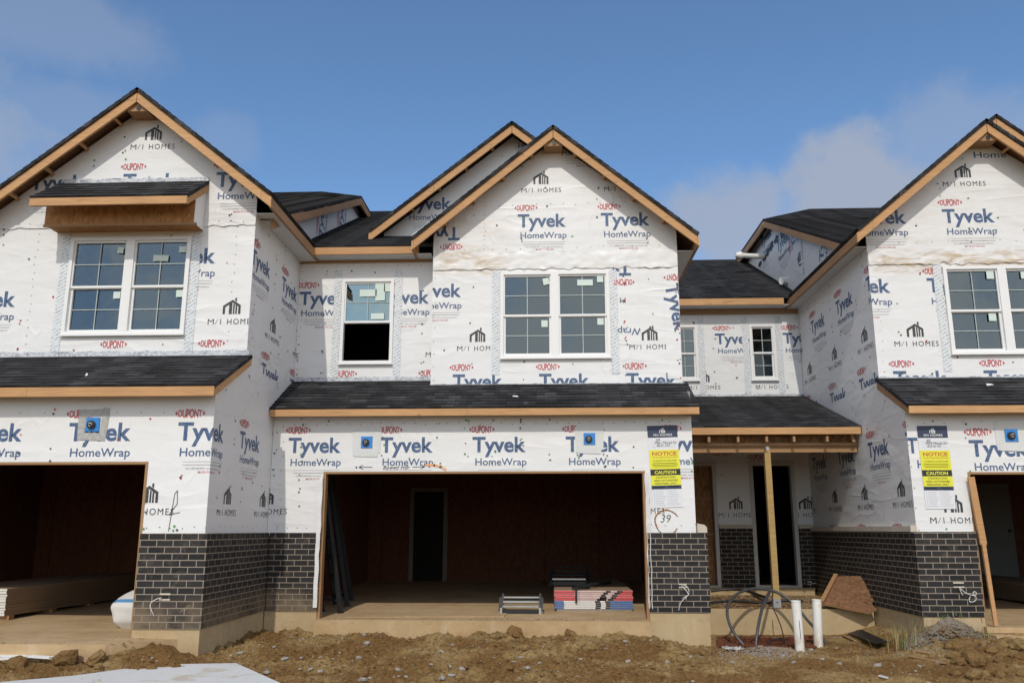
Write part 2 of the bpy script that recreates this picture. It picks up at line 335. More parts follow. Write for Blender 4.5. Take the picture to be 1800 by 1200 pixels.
# ------------------------------------------------------------------ mesh helpers
class MB:
    def __init__(s): s.v = []; s.f = []; s.m = []; s.mats = []; s.sm = []
    def mi(s, mat):
        m = M[mat]
        if m not in s.mats: s.mats.append(m)
        return s.mats.index(m)
    def poly(s, pts, mat, smooth=False):
        i = len(s.v); s.v += [tuple(p) for p in pts]; s.f.append(tuple(range(i, i+len(pts)))); s.m.append(s.mi(mat)); s.sm.append(smooth)
    def raw(s, vs, fs, mat, smooth=False):
        i = len(s.v); s.v += [tuple(p) for p in vs]; k = s.mi(mat)
        for f in fs: s.f.append(tuple(i+j for j in f)); s.m.append(k); s.sm.append(smooth)
    def box(s, x0, x1, y0, y1, z0, z1, mat, skip=''):
        v = [(x0, y0, z0), (x1, y0, z0), (x1, y1, z0), (x0, y1, z0), (x0, y0, z1), (x1, y0, z1), (x1, y1, z1), (x0, y1, z1)]
        q = {'b': (3, 2, 1, 0), 't': (4, 5, 6, 7), 'f': (0, 1, 5, 4), 'k': (2, 3, 7, 6), 'l': (3, 0, 4, 7), 'r': (1, 2, 6, 5)}
        s.raw(v, [q[k] for k in q if k not in skip], mat)
    def prism(s, pts, ext, mat):
        """flat polygon pts extruded by ext"""
        e = Vector(ext); a = [Vector(p) for p in pts]; n = len(a)
        nrm = (a[1]-a[0]).cross(a[2]-a[0])
        if nrm.dot(e) > 0: a.reverse()
        v = a + [p+e for p in a]
        s.raw(v, [tuple(range(n)), tuple(range(2*n-1, n-1, -1))] + [(i, i+n, (i+1) % n+n, (i+1) % n) for i in range(n)], mat)
    def beam(s, p, q, w, h, mat, up=(0, 0, 1)):
        p, q = Vector(p), Vector(q); d = (q-p).normalized(); sd = d.cross(Vector(up)).normalized(); u = sd.cross(d)
        a = sd*(w/2); b = u*(h/2)
        v = [p-a-b, p+a-b, p+a+b, p-a+b, q-a-b, q+a-b, q+a+b, q-a+b]
        s.raw(v, [(0, 1, 2, 3), (7, 6, 5, 4), (0, 4, 5, 1), (1, 5, 6, 2), (2, 6, 7, 3), (3, 7, 4, 0)], mat)
    def tube(s, path, r, mat, n=8, cap=True, inner=0):
        P = [Vector(p) for p in path]; vs = []; fs = []
        ref = Vector((0, 0, 1))
        for i, p in enumerate(P):
            d = (P[min(i+1, len(P)-1)]-P[max(i-1, 0)]).normalized()
            rr = ref if abs(d.dot(ref)) < .95 else Vector((1, 0, 0))
            a = d.cross(rr).normalized(); b = a.cross(d)
            ri = r[i] if isinstance(r, (list, tuple)) else r
            vs += [p + a*(ri*math.cos(t)) + b*(ri*math.sin(t)) for t in (2*math.pi*j/n for j in range(n))]
        for i in range(len(P)-1):
            for j in range(n):
                fs.append((i*n+j, i*n+(j+1) % n, (i+1)*n+(j+1) % n, (i+1)*n+j))
        s.raw(vs, fs, mat, True)
        if cap:
            s.poly(vs[:n][::-1], mat); s.poly(vs[-n:], mat)
    def build(s, name, parent=None, loc=None):
        me = bpy.data.meshes.new(name)
        o0 = Vector(loc) if loc is not None else (Vector(parent['_w']) if parent is not None else Vector((0, 0, -H)))
        if loc is None and parent is not None: pass
        me.from_pydata([(x-o0.x, y-o0.y, z-o0.z) for x, y, z in s.v], [], s.f)
        for m in s.mats: me.materials.append(m)
        me.polygons.foreach_set('material_index', s.m); me.polygons.foreach_set('use_smooth', s.sm)
        uvl = me.uv_layers.new(name='UVMap').data
        V = s.v
        for p, f in zip(me.polygons, s.f):
            n = p.normal
            if abs(n.z) < .97: u = Vector((0, 0, 1)).cross(n).normalized()
            else: u = Vector((1, 0, 0))
            w = n.cross(u)
            long_v = False
            for li, vi in zip(p.loop_indices, f):
                c = Vector(V[vi]); uvl[li].uv = (c.dot(u), c.dot(w))
        me.update()
        o = bpy.data.objects.new(name, me); COL.objects.link(o)
        if parent is not None:
            o.parent = parent
            if loc is not None:
                pw = Vector(parent['_w']); o.location = Vector(loc)-pw
            o['_w'] = tuple(o0)
        else:
            o.location = (o0.x, o0.y, o0.z+H); o['_w'] = tuple(o0)
        return o

def tag(o, label=None, cat=None, group=None, kind=None):
    if label: o['label'] = label
    if cat: o['category'] = cat
    if group: o['group'] = group
    if kind: o['kind'] = kind
    return o
def thing(name, loc, label, cat, group=None):
    o = bpy.data.objects.new(name, None); COL.objects.link(o); o.empty_display_size = .2
    o.location = (loc[0], loc[1], loc[2]+H); o['_w'] = tuple(loc)
    return tag(o, label, cat, group)
def copy_tree(o, parent=None):
    c = o.copy(); COL.objects.link(c)
    if parent is not None: c.parent = parent
    for ch in list(o.children): copy_tree(ch, c)
    return c

# ------------------------------------------------------------------ lettering
_tc = {}
def text2d(body, offset=0., space=1., shear=0.):
    key = (body, offset, space, shear)
    if key in _tc: return _tc[key]
    cu = bpy.data.curves.new('t', 'FONT'); cu.body = body; cu.size = 1; cu.offset = offset; cu.space_character = space; cu.shear = shear
    cu.resolution_u = 3; cu.fill_mode = 'FRONT'
    ob = bpy.data.objects.new('t', cu); COL.objects.link(ob)
    dg = bpy.context.evaluated_depsgraph_get(); dg.update()
    me = bpy.data.meshes.new_from_object(ob.evaluated_get(dg))
    v = np.array([(a.co.x, a.co.y) for a in me.vertices]); f = [tuple(p.vertices) for p in me.polygons if p.normal.z > .5 or True]
    bpy.data.objects.remove(ob); bpy.data.curves.remove(cu); bpy.data.meshes.remove(me)
    v[:, 0] -= v[:, 0].min()
    _tc[key] = (v, f); return v, f
CAP = None
def word(body, w, cap, offset=0., space=1., shear=0., ox=0., oz=0.):
    """2-D mesh of a word, w wide, cap height cap, baseline at oz, left at ox"""
    global CAP
    if CAP is None: CAP = text2d('H')[0][:, 1].max()
    v, f = text2d(body, offset, space, shear)
    b = v.copy(); b[:, 0] *= w/b[:, 0].max(); b[:, 1] *= cap/(CAP+offset)
    b[:, 0] += ox; b[:, 1] += oz
    return [(b, f)]
def stroke2d(pts, w, ox=0., oz=0., sc=1.):
    out = []
    for a, b in zip(pts[:-1], pts[1:]):
        a = np.array(a, float)*sc; b = np.array(b, float)*sc; d = b-a; d /= np.linalg.norm(d)+1e-9; n = np.array((-d[1], d[0]))*w/2; e = d*w*.3
        out.append((np.array([a-n-e, b-n+e, b+n+e, a+n-e])+(ox, oz), [(0, 1, 2, 3)]))
    return out
def logo2d(w, ox, oz):
    k = w; t = .105*w; o = []
    o += [(np.array([(0, 0), (.13, 0), (.13, .40), (.0, .48)])*k+(ox, oz), [(0, 1, 2, 3)])]
    o += [(np.array([(0, .48), (.13, .40), (.53, .66), (.53, .82)])*k+(ox, oz), [(0, 1, 2, 3)])]
    o += [(np.array([(.53, .66), (.87, .43), (1., .51), (.53, .82)])*k+(ox, oz), [(0, 1, 2, 3)])]
    o += [(np.array([(.87, 0), (1, 0), (1., .51), (.87, .43)])*k+(ox, oz), [(0, 1, 2, 3)])]
    o += [(np.array([(.35, 0), (.52, 0), (.52, .64), (.35, .54)])*k+(ox, oz), [(0, 1, 2, 3)])]
    o += [(np.array([(.575, 0), (.66, 0), (.66, .555), (.575, .605)])*k+(ox, oz), [(0, 1, 2, 3)])]
    o += [(np.array([(.71, 0), (.80, 0), (.80, .47), (.71, .525)])*k+(ox, oz), [(0, 1, 2, 3)])]
    o += [(np.array([(.66, .76), (.76, .695), (.76, .93), (.66, .93)])*k+(ox, oz), [(0, 1, 2, 3)])]
    return o
def dupont2d(w, h, ox, oz):
    iw = w*.78
    v, f = word('DUPONT', iw, h, .024, .95)[0]; v = v.copy()
    t = (v[:, 0]/iw*2-1)*.86; pr = np.sqrt(1-t*t); v[:, 1] = h/2 + (v[:, 1]-h/2)*(.30+.75*pr)
    v += (ox+w*.11, oz)
    a = np.array([(0, h*.5), (w*.07, h*.22), (w*.085, h*.5), (w*.07, h*.78)])+(ox, oz)
    b = np.array([(w, h*.5), (w*.93, h*.78), (w*.915, h*.5), (w*.93, h*.22)])+(ox, oz)
    return [(v, f), (a, [(0, 1, 2, 3)]), (b, [(0, 1, 2, 3)])]
def cell(sc=1., parts='dthsml'):
    """one repeat of the printed wrap: origin at the top left of the big word; list of (material, shapes)"""
    o = []
    if 't' in parts: o.append(('blue', word('Tyvek', .79*sc, .22*sc, .027, 1.0, 0, 0, -.228*sc)))
    if 'h' in parts: o.append(('blue', word('HomeWrap', .755*sc, .102*sc, .010, 1.0, 0, .045*sc, -.425*sc)))
    if 'd' in parts: o.append(('red', dupont2d(.385*sc, .105*sc, -.055*sc, .05*sc)))
    if 's' in parts:
        o.append(('grey', [(np.array([(.09, -.535), (.76, -.535), (.76, -.527), (.09, -.527)])*sc, [(0, 1, 2, 3)]), (np.array([(.09, -.495), (.78, -.495), (.78, -.490), (.09, -.490)])*sc, [(0, 1, 2, 3)])]))
        o.append(('grey', word('Call 1-800-448-9835  www.construction.tyvek.com', .60*sc, .024*sc, .004, 1, 0, .13*sc, -.585*sc)))
        o.append(('red', word('MADE IN THE USA', .30*sc, .026*sc, .002, 1, 0, .29*sc, -.632*sc)))
    if 'm' in parts: o.append(('black', word('M', .085*sc, .078*sc, .0, 1, 0, .062*sc, .37*sc) + stroke2d([(.165, .372), (.205, .445)], .006, 0, 0, sc) + word('I', .011*sc, .078*sc, 0, 1, 0, .238*sc, .37*sc) + word('HOMES', .385*sc, .078*sc, 0., 1.22, 0, .335*sc, .37*sc)))
    if 'l' in parts: o.append(('black', logo2d(.25*sc, .262*sc, .515*sc)))
    return o

class Wall:
    """a flat sheet of house wrap in a vertical plane: o + u*e + z*k; holes cut out; printed marks clipped to it"""
    def __init__(s, origin, e, poly, holes=(), mat='wrap', out=None):
        s.o = Vector(origin); s.e = Vector(e).normalized(); s.n = s.e.cross(Vector((0, 0, 1)))   # outward
        s.mat = mat; s.poly = poly; s.holes = list(holes); s.mb = MB(); s.lift = .003
        s.plane(poly, mat, 0)
    def P(s, u, z, d=0.): return s.o + s.e*u + Vector((0, 0, z)) + s.n*d
    def _clip(s, bm, convex=True):
        if convex:
            n = len(s.poly); ar = sum(s.poly[i][0]*s.poly[(i+1) % n][1]-s.poly[(i+1) % n][0]*s.poly[i][1] for i in range(n))
            for i in range(n):
                a, b = s.poly[i], s.poly[(i+1) % n]
                d = Vector((b[0]-a[0], b[1]-a[1], 0)); nn = Vector((d.y, -d.x, 0))*(1 if ar > 0 else -1)
                bmesh.ops.bisect_plane(bm, geom=bm.verts[:]+bm.edges[:]+bm.faces[:], plane_co=(a[0], a[1], 0), plane_no=nn, clear_outer=True)
        for (x0, x1, z0, z1) in s.holes:
            if bm.faces:
                for co, no in (((x0, 0, 0), (1, 0, 0)), ((x1, 0, 0), (1, 0, 0)), ((0, z0, 0), (0, 1, 0)), ((0, z1, 0), (0, 1, 0))):
                    bmesh.ops.bisect_plane(bm, geom=bm.verts[:]+bm.edges[:]+bm.faces[:], plane_co=co, plane_no=no)
                dl = [f for f in bm.faces if x0 < f.calc_center_median().x < x1 and z0 < f.calc_center_median().y < z1]
                bmesh.ops.delete(bm, geom=dl, context='FACES')
    def plane(s, poly, mat, d):
        bm = bmesh.new(); bm.faces.new([bm.verts.new((a, b, 0)) for a, b in poly]); s._clip(bm, False); s.dump(bm, mat, d)
    def dump(s, bm, mat, d):
        for f in bm.faces:
            pts = [s.P(v.co.x, v.co.y, d) for v in f.verts]
            nn = (pts[1]-pts[0]).cross(pts[2]-pts[0])
            if len(pts) > 3: nn = Vector((0, 0, 0)); [nn.__iadd__((pts[i]-pts[0]).cross(pts[i+1]-pts[0])) for i in range(1, len(pts)-1)]
            if nn.dot(s.n) < 0: pts.reverse()
            s.mb.poly(pts, mat)
        bm.free()
    def shapes(s, mat, shp, u, z, flip=False, d=None, mir=False, rot=0.):
        xs = np.array([p[0] for p in s.poly]); zs = np.array([p[1] for p in s.poly])
        for v, f in shp:
            v = np.array(v); v = -v if flip else v.copy()
            if rot: c, sn = math.cos(rot), math.sin(rot); v = np.stack([v[:, 0]*c-v[:, 1]*sn, v[:, 0]*sn+v[:, 1]*c], 1)
            v = v + (u, z)
            if v[:, 0].max() < xs.min() or v[:, 0].min() > xs.max() or v[:, 1].max() < zs.min() or v[:, 1].min() > zs.max(): continue
            bm = bmesh.new(); bv = [bm.verts.new((a, b, 0)) for a, b in v]
            for q in f:
                try: bm.faces.new([bv[i] for i in q])
                except ValueError: pass
            s._clip(bm); s.dump(bm, mat, s.lift if d is None else d)
    def cell(s, u, z, sc=1., parts='dthsml', flip=False, rot=0.):
        for mat, shp in cell(sc, parts): s.shapes(mat, shp, u, z, flip, None, False, rot)
    def lattice(s, u0, z0, per=1.378, rows=(0,), rowh=1.5, sc=1., cols=range(-4, 8), parts='dthsml', skip=()):
        for r in rows:
            for c in cols:
                if (r, c) in skip: continue
                s.cell(u0+c*per+(r % 2)*per/2, z0-r*rowh, sc, parts)
    def caps(s, n, mats=('cap_dark',), seed=1, zlo=None, zhi=None):
        rnd = random.Random(seed); xs = [p[0] for p in s.poly]; zs = [p[1] for p in s.poly]
        for i in range(n):
            r = rnd.uniform(.010, .017)
            c = [(np.array([(math.cos(t)*r, math.sin(t)*r) for t in (j*math.pi/4 for j in range(8))]), [tuple(range(8))])]
            gx = round(rnd.uniform(min(xs), max(xs))/.41)*.41+rnd.uniform(-.03, .03)
            s.shapes(rnd.choice(mats), c, gx, rnd.uniform(zlo if zlo is not None else min(zs), zhi if zhi is not None else max(zs)), d=.006)
    def staples(s, u0, z0, u1, z1, step=.16, seed=1, mats=('cap_dark',), r=.0085):
        rnd = random.Random(seed); n = max(2, int(math.hypot(u1-u0, z1-z0)/step))
        c = [(np.array([(math.cos(t)*r, math.sin(t)*r*.8) for t in (j*math.pi/3 for j in range(6))]), [tuple(range(6))])]
        for i in range(n+1): s.shapes(rnd.choice(mats), c, u0+(u1-u0)*i/n+rnd.uniform(-.015, .015), z0+(z1-z0)*i/n+rnd.uniform(-.015, .015), d=.0055)
    def rect(s, u0, u1, z0, z1, mat, d=.004): s.shapes(mat, [(np.array([(u0, z0), (u1, z0), (u1, z1), (u0, z1)]), [(0, 1, 2, 3)])], 0, 0, d=d)
    def scribble(s, pts, w, mat='black', d=.005): s.shapes(mat, stroke2d(pts, w), 0, 0, d=d)
    def build(s, name, parent): return s.mb.build(name, parent)

# ------------------------------------------------------------------ roofs
def shingles(parent, A, B, C, D, name='roof', exposure=.13, mb=None, sheath=True, drop=.02):
    """A-B eave (left to right seen from outside), D-C top; stepped courses over a thin deck"""
    A, B, C, D = map(Vector, (A, B, C, D)); own = mb is None; mb = mb or MB()
    n = (B-A).cross(D-A) if (B-A).length > .01 else (C-B).cross(D-A)
    n.normalize()
    if n.z < 0: n = -n
    ln = ((D+C)/2-(A+B)/2).length; k = max(1, round(ln/exposure))
    for i in range(k):
        s0, s1 = i/k, (i+1)/k
        a, b = A.lerp(D, s0), B.lerp(C, s0); c, d = B.lerp(C, s1), A.lerp(D, s1); t = n*.011
        pts = [a+t, b+t, c+n*.002, d+n*.002]
        if (c-d).length < .001: pts = pts[:3]
        nn = (pts[1]-pts[0]).cross(pts[2]-pts[0])
        flip = nn.dot(n) < 0
        mb.poly(pts[::-1] if flip else pts, 'shingle')
        r = [a-n*(.030 if i == 0 else .006), b-n*(.030 if i == 0 else .006), b+t, a+t]; mb.poly(r[::-1] if flip else r, 'shingle')
        for e0, e1, fl in ((a, d, True), (b, c, False)):
            q = [e0-n*.045, e1-n*.045, e1+n*.002, e0+t]; mb.poly(q[::-1] if fl != flip else q, 'shingle')
    if sheath:
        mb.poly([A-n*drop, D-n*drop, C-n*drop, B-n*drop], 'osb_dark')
    if own: return mb.build(name, parent)
    return mb

def gable(parent, ax, az, half, slope, yw, oh, yback, wallx, boards='fir', soff=(True, True), vent=True, lookouts=True, splits=(), halfr=None):
    """front facing gable: roof planes, rake boards, eave boards, soffits, lookout blocks"""
    yf = yw-oh; bt = .038
    for sgn in (-1, 1):
        hf = half if sgn < 0 or halfr is None else halfr
        ex = ax+sgn*hf; ez = az-slope*hf
        y0 = yf-bt-.025
        a, b, c, d = (ex, y0, ez), (ex, yback, ez), (ax, yback, az), (ax, y0, az)
        if sgn < 0: shingles(parent, b, a, d, c)
        else: shingles(parent, a, b, c, d)
        zt = -.062; h = .15
        mb = MB(); x1 = ax+sgn*.003
        cuts = [0.]+[q for (sg, q) in splits if sg == sgn]+[1.]
        for q0, q1 in zip(cuts[:-1], cuts[1:]):
            xa = x1+(ex-x1)*q0+sgn*.0015; xb = x1+(ex-x1)*q1-sgn*.0015
            za, zb = az-slope*abs(xa-ax)+zt, az-slope*abs(xb-ax)+zt
            mb.prism([(xa, yf-bt, za), (xb, yf-bt, zb), (xb, yf-bt, zb-h), (xa, yf-bt, za-h)], (0, bt, 0), boards)
        mb.build('rake_board', parent)
        mb = MB(); f0, f1 = sorted((ex, ex-sgn*bt))
        mb.box(f0, f1, yf+.002, yback, ez+zt-h+.01, ez+zt-.004, 'fir2'); mb.build('fascia_board', parent)
        wx = wallx[0] if sgn < 0 else wallx[1]
        if soff[0 if sgn < 0 else 1]:
            mb = MB(); s0, s1 = sorted((wx, ex-sgn*(bt+.001)))
            mb.box(s0, s1, yw-.04, yback, ez+zt-h+.02, ez+zt-h+.03, 'soffit'); mb.build('soffit', parent)
        if lookouts:
            q = .42
            while q < hf-.25:
                x = ax+sgn*q; z = az-slope*q
                d = Vector((sgn, 0, -slope)).normalized(); n = Vector((slope*sgn, 0, 1)).normalized()
                c0 = Vector((x, yf+.001, z))-n*.072
                mb = MB(); mb.beam(c0, c0+Vector((0, oh-.003, 0)), .038, .088, boards, up=n); mb.build('lookout_block', parent)
                q += .47
    if vent:
        mb = MB(); zt = az-.035-.165-.02
        mb.prism([(ax-.15, yf+.01, zt-.12), (ax+.15, yf+.01, zt-.12), (ax+.06, yf+.01, zt-.0), (ax-.06, yf+.01, zt-.0)], (0, oh-.015, 0), 'fir2')
        mb.tube([(ax+.02, yf+.002, zt-.075), (ax+.02, yf+.012, zt-.075)], .035, 'blackp', 10)
        mb.build('peak_block', parent)

def window(parent, x0, x1, z0, z1, yw, units=1, open_low=False, glass='glass', glow=None, stick=(), tape=True, name='window', tapes=(True, True)):
    """white vinyl single-hung unit(s) set on the wall face yw"""
    fr = MB(); p = .035; fw = .05
    fr.box(x0, x0+fw, yw-p, yw+.06, z0, z1, 'vinyl'); fr.box(x1-fw, x1, yw-p, yw+.06, z0, z1, 'vinyl')
    fr.box(x0+fw, x1-fw, yw-p, yw+.06, z1-fw, z1, 'vinyl'); fr.box(x0+fw, x1-fw, yw-p, yw+.06, z0, z0+fw, 'vinyl')
    fr.box(x0-.012, x1+.012, yw-p-.022, yw-p, z0-.016, z0+.014, 'vinyl')
    uw = (x1-x0-2*fw+.07*0)/units; mull = .085
    for i in range(1, units):
        xm = x0+fw+i*(x1-x0-2*fw)/units; fr.box(xm-mull/2-.02, xm+mull/2+.02, yw-p, yw+.06, z0+fw, z1-fw, 'vinyl')
    w = fr.build(name, parent)
    zm = (z0+z1)/2
    for i in range(units):
        a = x0+fw+i*(x1-x0-2*fw)/units+(0 if i == 0 else mull/2+.02); b = x0+fw+(i+1)*(x1-x0-2*fw)/units-(0 if i == units-1 else mull/2+.02)
        for low in (False, True):
            za, zb = (z0+fw, zm-.012) if low else (zm-.03, z1-fw)
            yy = yw+.016 if low else yw-.008
            if low and open_low: continue
            sw = .032 if low else .02
            sm = MB()
            if low and open_low is None: pass
            sm.box(a, a+sw, yy, yy+.03, za, zb, 'vinyl'); sm.box(b-sw, b, yy, yy+.03, za, zb, 'vinyl')
            sm.box(a+sw, b-sw, yy, yy+.03, zb-.03, zb, 'vinyl'); sm.box(a+sw, b-sw, yy, yy+.03, za, za+.034, 'vinyl')
            ca, cz = (a+b)/2, (za+zb)/2
            sm.box(ca-.006, ca+.006, yy+.010, yy+.018, za+.034, zb-.03, 'muntin'); sm.box(a+sw, ca-.006, yy+.010, yy+.018, cz-.006, cz+.006, 'muntin'); sm.box(ca+.006, b-sw, yy+.010, yy+.018, cz-.006, cz+.006, 'muntin')
            so = sm.build('sash', w)
            g = MB(); t = random.uniform(-.006, .006); t2 = random.uniform(-.008, .008); g.poly([(a+sw, yy+.028+t+t2, za+.03), (b-sw, yy+.028-t+t2, za+.03), (b-sw, yy+.028-t-t2, zb-.026), (a+sw, yy+.028+t-t2, zb-.026)], glass)
            g.build('pane', w)
            for (ui, lw, fx, fz, sx, sz, rot) in stick:
                if ui == i and lw == low:
                    cx, cz2 = a+fx*(b-a), za+fz*(zb-za); c, s_ = math.cos(rot), math.sin(rot)
                    st = MB(); st.poly([(cx+u*c-v*s_, yy+.004, cz2+u*s_+v*c) for u, v in ((-sx, -sz), (sx, -sz), (sx, sz), (-sx, sz))], 'sticker'); st.build('sticker', w)
        if open_low:
            s2 = MB(); yy = yw+.05
            s2.box(a, b, yy-.03, yy, zm-.035, zm+.012, 'vinyl'); s2.build('sash', w)
    if tape:
        for sd, on in zip((-1, 1), tapes):
            if not on: continue
            tm = MB()
            xa = x0-.135 if sd < 0 else x1+.012; xb = xa+.115+.008
            nseg = 14; zz0, zz1 = z0-.26, z1+.16
            pts = []
            for j in range(nseg+1):
                z = zz0+(zz1-zz0)*j/nseg; jx = random.uniform(-.006, .006); pts.append((z, jx))
            for (za, ja), (zb, jb) in zip(pts[:-1], pts[1:]):
                tm.poly([(xa+ja, yw-.007, za), (xb+ja*.6, yw-.007, za), (xb+jb*.6, yw-.007, zb), (xa+jb, yw-.007, zb)], 'fltape')
            tm.build('flashing_tape', w)
    return w

def interior(parent, boxes, name='interior_walls', mat='dark'):
    mb = MB()
    for (x0, x1, y0, y1, z0, z1) in boxes: mb.box(x0, x1, y0, y1, z0, z1, mat, 'f')
    # inward facing is not needed: shading is two sided
    return mb.build(name, parent)

def strip(parent, x0, x1, y, z, h, mat='flash', seed=0, name='wall_flashing', amp=.02, edge=.02, nz=4):
    """crumpled strip of membrane lying along the foot of a wall"""
    mb = MB(); n = int((x1-x0)/.04); r = random.Random(seed)
    g = [[(x0+(x1-x0)*i/n, y-.012-amp*abs(noise.noise(((x0+i*.04)*6, j*1.3, seed*3.1))), z+h*j/nz+(edge*noise.noise((i*.3, j*9., seed)) if j in (0, nz) else 0)) for i in range(n+1)] for j in range(nz+1)]
    vs = [p for row in g for p in row]
    fs = [(j*(n+1)+i, j*(n+1)+i+1, (j+1)*(n+1)+i+1, (j+1)*(n+1)+i) for j in range(nz) for i in range(n)]
    mb.raw(vs, fs, mat, True); return mb.build(name, parent)

def device_box(parent, px, py, Y, taped='tape', ang=0.):
    """blue outlet box for a lamp with its square of flashing tape"""
    c = PY(px, py, Y); mb = MB(); s = .085
    def sq(cx, cz, w, h, y, mat, a=0.):
        ca, sa = math.cos(a), math.sin(a)
        mb.poly([(cx+u*ca-v*sa, y, cz+u*sa+v*ca) for u, v in ((-w, -h), (w, -h), (w, h), (-w, h))], mat)
    t = taped
    e = .16 if t == 'tape' else .15; wd = .065 if t == 'tape' else .045
    sq(c.x-.145, c.z-.01, wd, e+.03, Y-.0065, t, .04); sq(c.x+.145, c.z+.03, wd, e+.03, Y-.0075, t, -.05)
    sq(c.x, c.z+.145, .19, wd, Y-.0085, t, .03); sq(c.x, c.z-.15, .17, wd, Y-.0095, t, -.03)
    o = mb.build('tape_patch', parent)
    mb = MB(); mb.box(c.x-s, c.x+s, Y-.02, Y-.0005, c.z-s, c.z+s, 'bluep')
    mb.tube([(c.x-.01, Y-.045, c.z-.005), (c.x-.01, Y-.021, c.z-.005)], .052, 'blackp', 14)
    b = mb.build('outlet_box', parent)
    mb = MB()
    for i in range(5):
        a = i*1.3; mb.tube([(c.x-.01+.02*math.cos(a+j*.8), Y-.05-.006*j, c.z-.005+.02*math.sin(a+j*.8)) for j in range(4)], .006, 'gasket' if i % 2 else 'wire', 5)
    mb.build('wires', b)

def brick_wall(mb, pts, mat='brick'): mb.poly(pts, mat)
# ------------------------------------------------------------------ ground
LX = -4.14; RX = 4.95                       # side walls of the left and right house
YRu = 12.89
YL, YC, YR = 10.35, 12.65, 12.07            # garage fronts
def sm(a, b, x):
    t = max(0., min(1., (x-a)/(b-a))); return t*t*(3-2*t)
def bumpf(x, y, cx, cy, rx, ry): 
    d = ((x-cx)/rx)**2+((y-cy)/ry)**2
    return math.exp(-d*1.6)
def ground_base(x, y):
    z = -1.60 + .04*sm(6, 9, y)
    mid = sm(-4.6, -3.9, x)*(1-sm(1.2, 2.0, x))
    z += .095*sm(10.2, 12.2, y)*mid
    lf = 1-sm(-4.4, -3.9, x)
    z += lf*(.155*sm(9.0, 9.75, y))
    z +=   .12*bumpf(x, y, -4.45, 10.0, .75, .45) + .09*bumpf(x, y, -3.75, 11.2, .55, 1.0) + .05*bumpf(x, y, -5.9, 9.3, 1.2, .3)
    rt = sm(4.3, 5.0, x)
    z += rt*.16*sm(10.6, 11.9, y) + .07*bumpf(x, y, 5.35, 11.72, .5, .42) + .15*bumpf(x, y, 5.75, 10.7, .7, .5) + .13*bumpf(x, y, 6.4, 10.7, .5, .6)
    z -= .07*bumpf(x, y, 3.0, 12.9, 1.0, .6)
    if y > 12.9: z -= .35*sm(12.9, 13.6, y)*(1-sm(2.0, 2.3, x)*(1-sm(4.9, 5.2, x)))
    if x < -4.2: z -= .3*sm(10.0, 10.6, y)
    if x > 5.1: z -= .3*sm(12.15, 12.6, y)
    return z
def ground_z(x, y):
    z = ground_base(x, y)
    if -9 < x < 9 and 7 < y < 16:
        rt = 9.75+.06*(x-3); z -= .035*sm(1.2, 2.2, x)*(math.exp(-((y-rt)/.13)**2)+.8*math.exp(-((y-rt-1.1)/.13)**2))*(1+.35*math.sin(x*38+y*14))
        v = Vector((x, y, 0)); rough = 1.0-.72*sm(1.6, 2.6, x)*(1-sm(5.0, 5.6, x)); rough *= .35+.65*sm(8.6, 9.6, y)
        z += rough*(.075*noise.fractal(v*1.7, 1., 2.1, 4)+.030*noise.fractal(v*6.3+Vector((9, 3, 0)), .8, 2.1, 3))
        w = v+Vector((noise.noise(v*5), noise.noise(v*5+Vector((7, 1, 3))), 0))*.07
        for sc, am, th in ((5.5, .11, -.05), (10., .065, -.1), (19., .040, -.2), (34., .022, -.25)):
            d = noise.voronoi(w*sc)[0][0]; mk = noise.noise(w*sc*.37+Vector((sc, 2, 5)))
            if mk > th and d < .447: z += rough*am*math.sqrt(max(0., .20-d*d))*min(1., (mk-th)*3)
    return z
def axis(a, b, st, far):
    n = int(round((b-a)/st)); xs = [a+i*st for i in range(n+1)]; d = st
    lo = []; hi = []; x = a
    while x > -far: d *= 1.55; x -= d; lo.append(x)
    d = st; x = b
    while x < far: d *= 1.55; x += d; hi.append(x)
    return lo[::-1]+xs+hi
gx = axis(-7.4, 7.7, .018, 420); gy = axis(9.0, 13.2, .018, 420)
gv = [(x, y, ground_z(x, y)) for y in gy for x in gx]; nx = len(gx)
mb = MB(); mb.v = gv; mb.mi('dirt')
mb.f = [(j*nx+i, j*nx+i+1, (j+1)*nx+i+1, (j+1)*nx+i) for j in range(len(gy)-1) for i in range(nx-1)]
mb.m = [0]*len(mb.f); mb.sm = [True]*len(mb.f)
tag(mb.build('ground'), kind='structure')
def on_ground(px, py, dz=0.):
    d = ray(px, py); lo, hi = 6/d.y, 20/d.y; t = lo
    while t < hi:
        p = d*t
        if p.z < ground_z(p.x, p.y)+dz: return p
        t += .02
    return d*hi

# ------------------------------------------------------------------ left townhouse
TL = thing('townhouse', (-6.5, 11.4, -1.4), 'unfinished townhouse at the left edge, plywood hood over its double window', 'house', 'row of unfinished wrapped townhouses')
ZB, ZT = -1.14, -.0469
jL = -4.91
w = Wall((0, YL, 0), (1, 0, 0), [(-10.4, ZT-.05), (LX, ZT-.05), (LX, 1.78), (-10.4, 1.78)], [(-9.75, jL, -2, .81)])
w.lattice(-5.955, 1.30, cols=range(-4, 3), parts='dths'); w.lattice(-5.955, 1.30, rows=(1,), cols=range(-4, 3))
w.caps(46, ('cap_green', 'cap_green', 'cap_dark'), 3, zhi=.75); w.caps(40, ('cap_dark', 'cap_red'), 4, zlo=.6, zhi=1.5)
w.staples(-6.9, 1.42, LX, 1.43, .3, 1, ('cap_dark', 'cap_green')); w.staples(-4.85, .02, LX, .02, .12, 2); w.scribble([(-4.59, -.02), (-4.55, .42), (-4.52, .46), (-4.51, .30), (-4.60, .17), (-4.47, .20)], .008)
w.build('garage_wrap', TL)
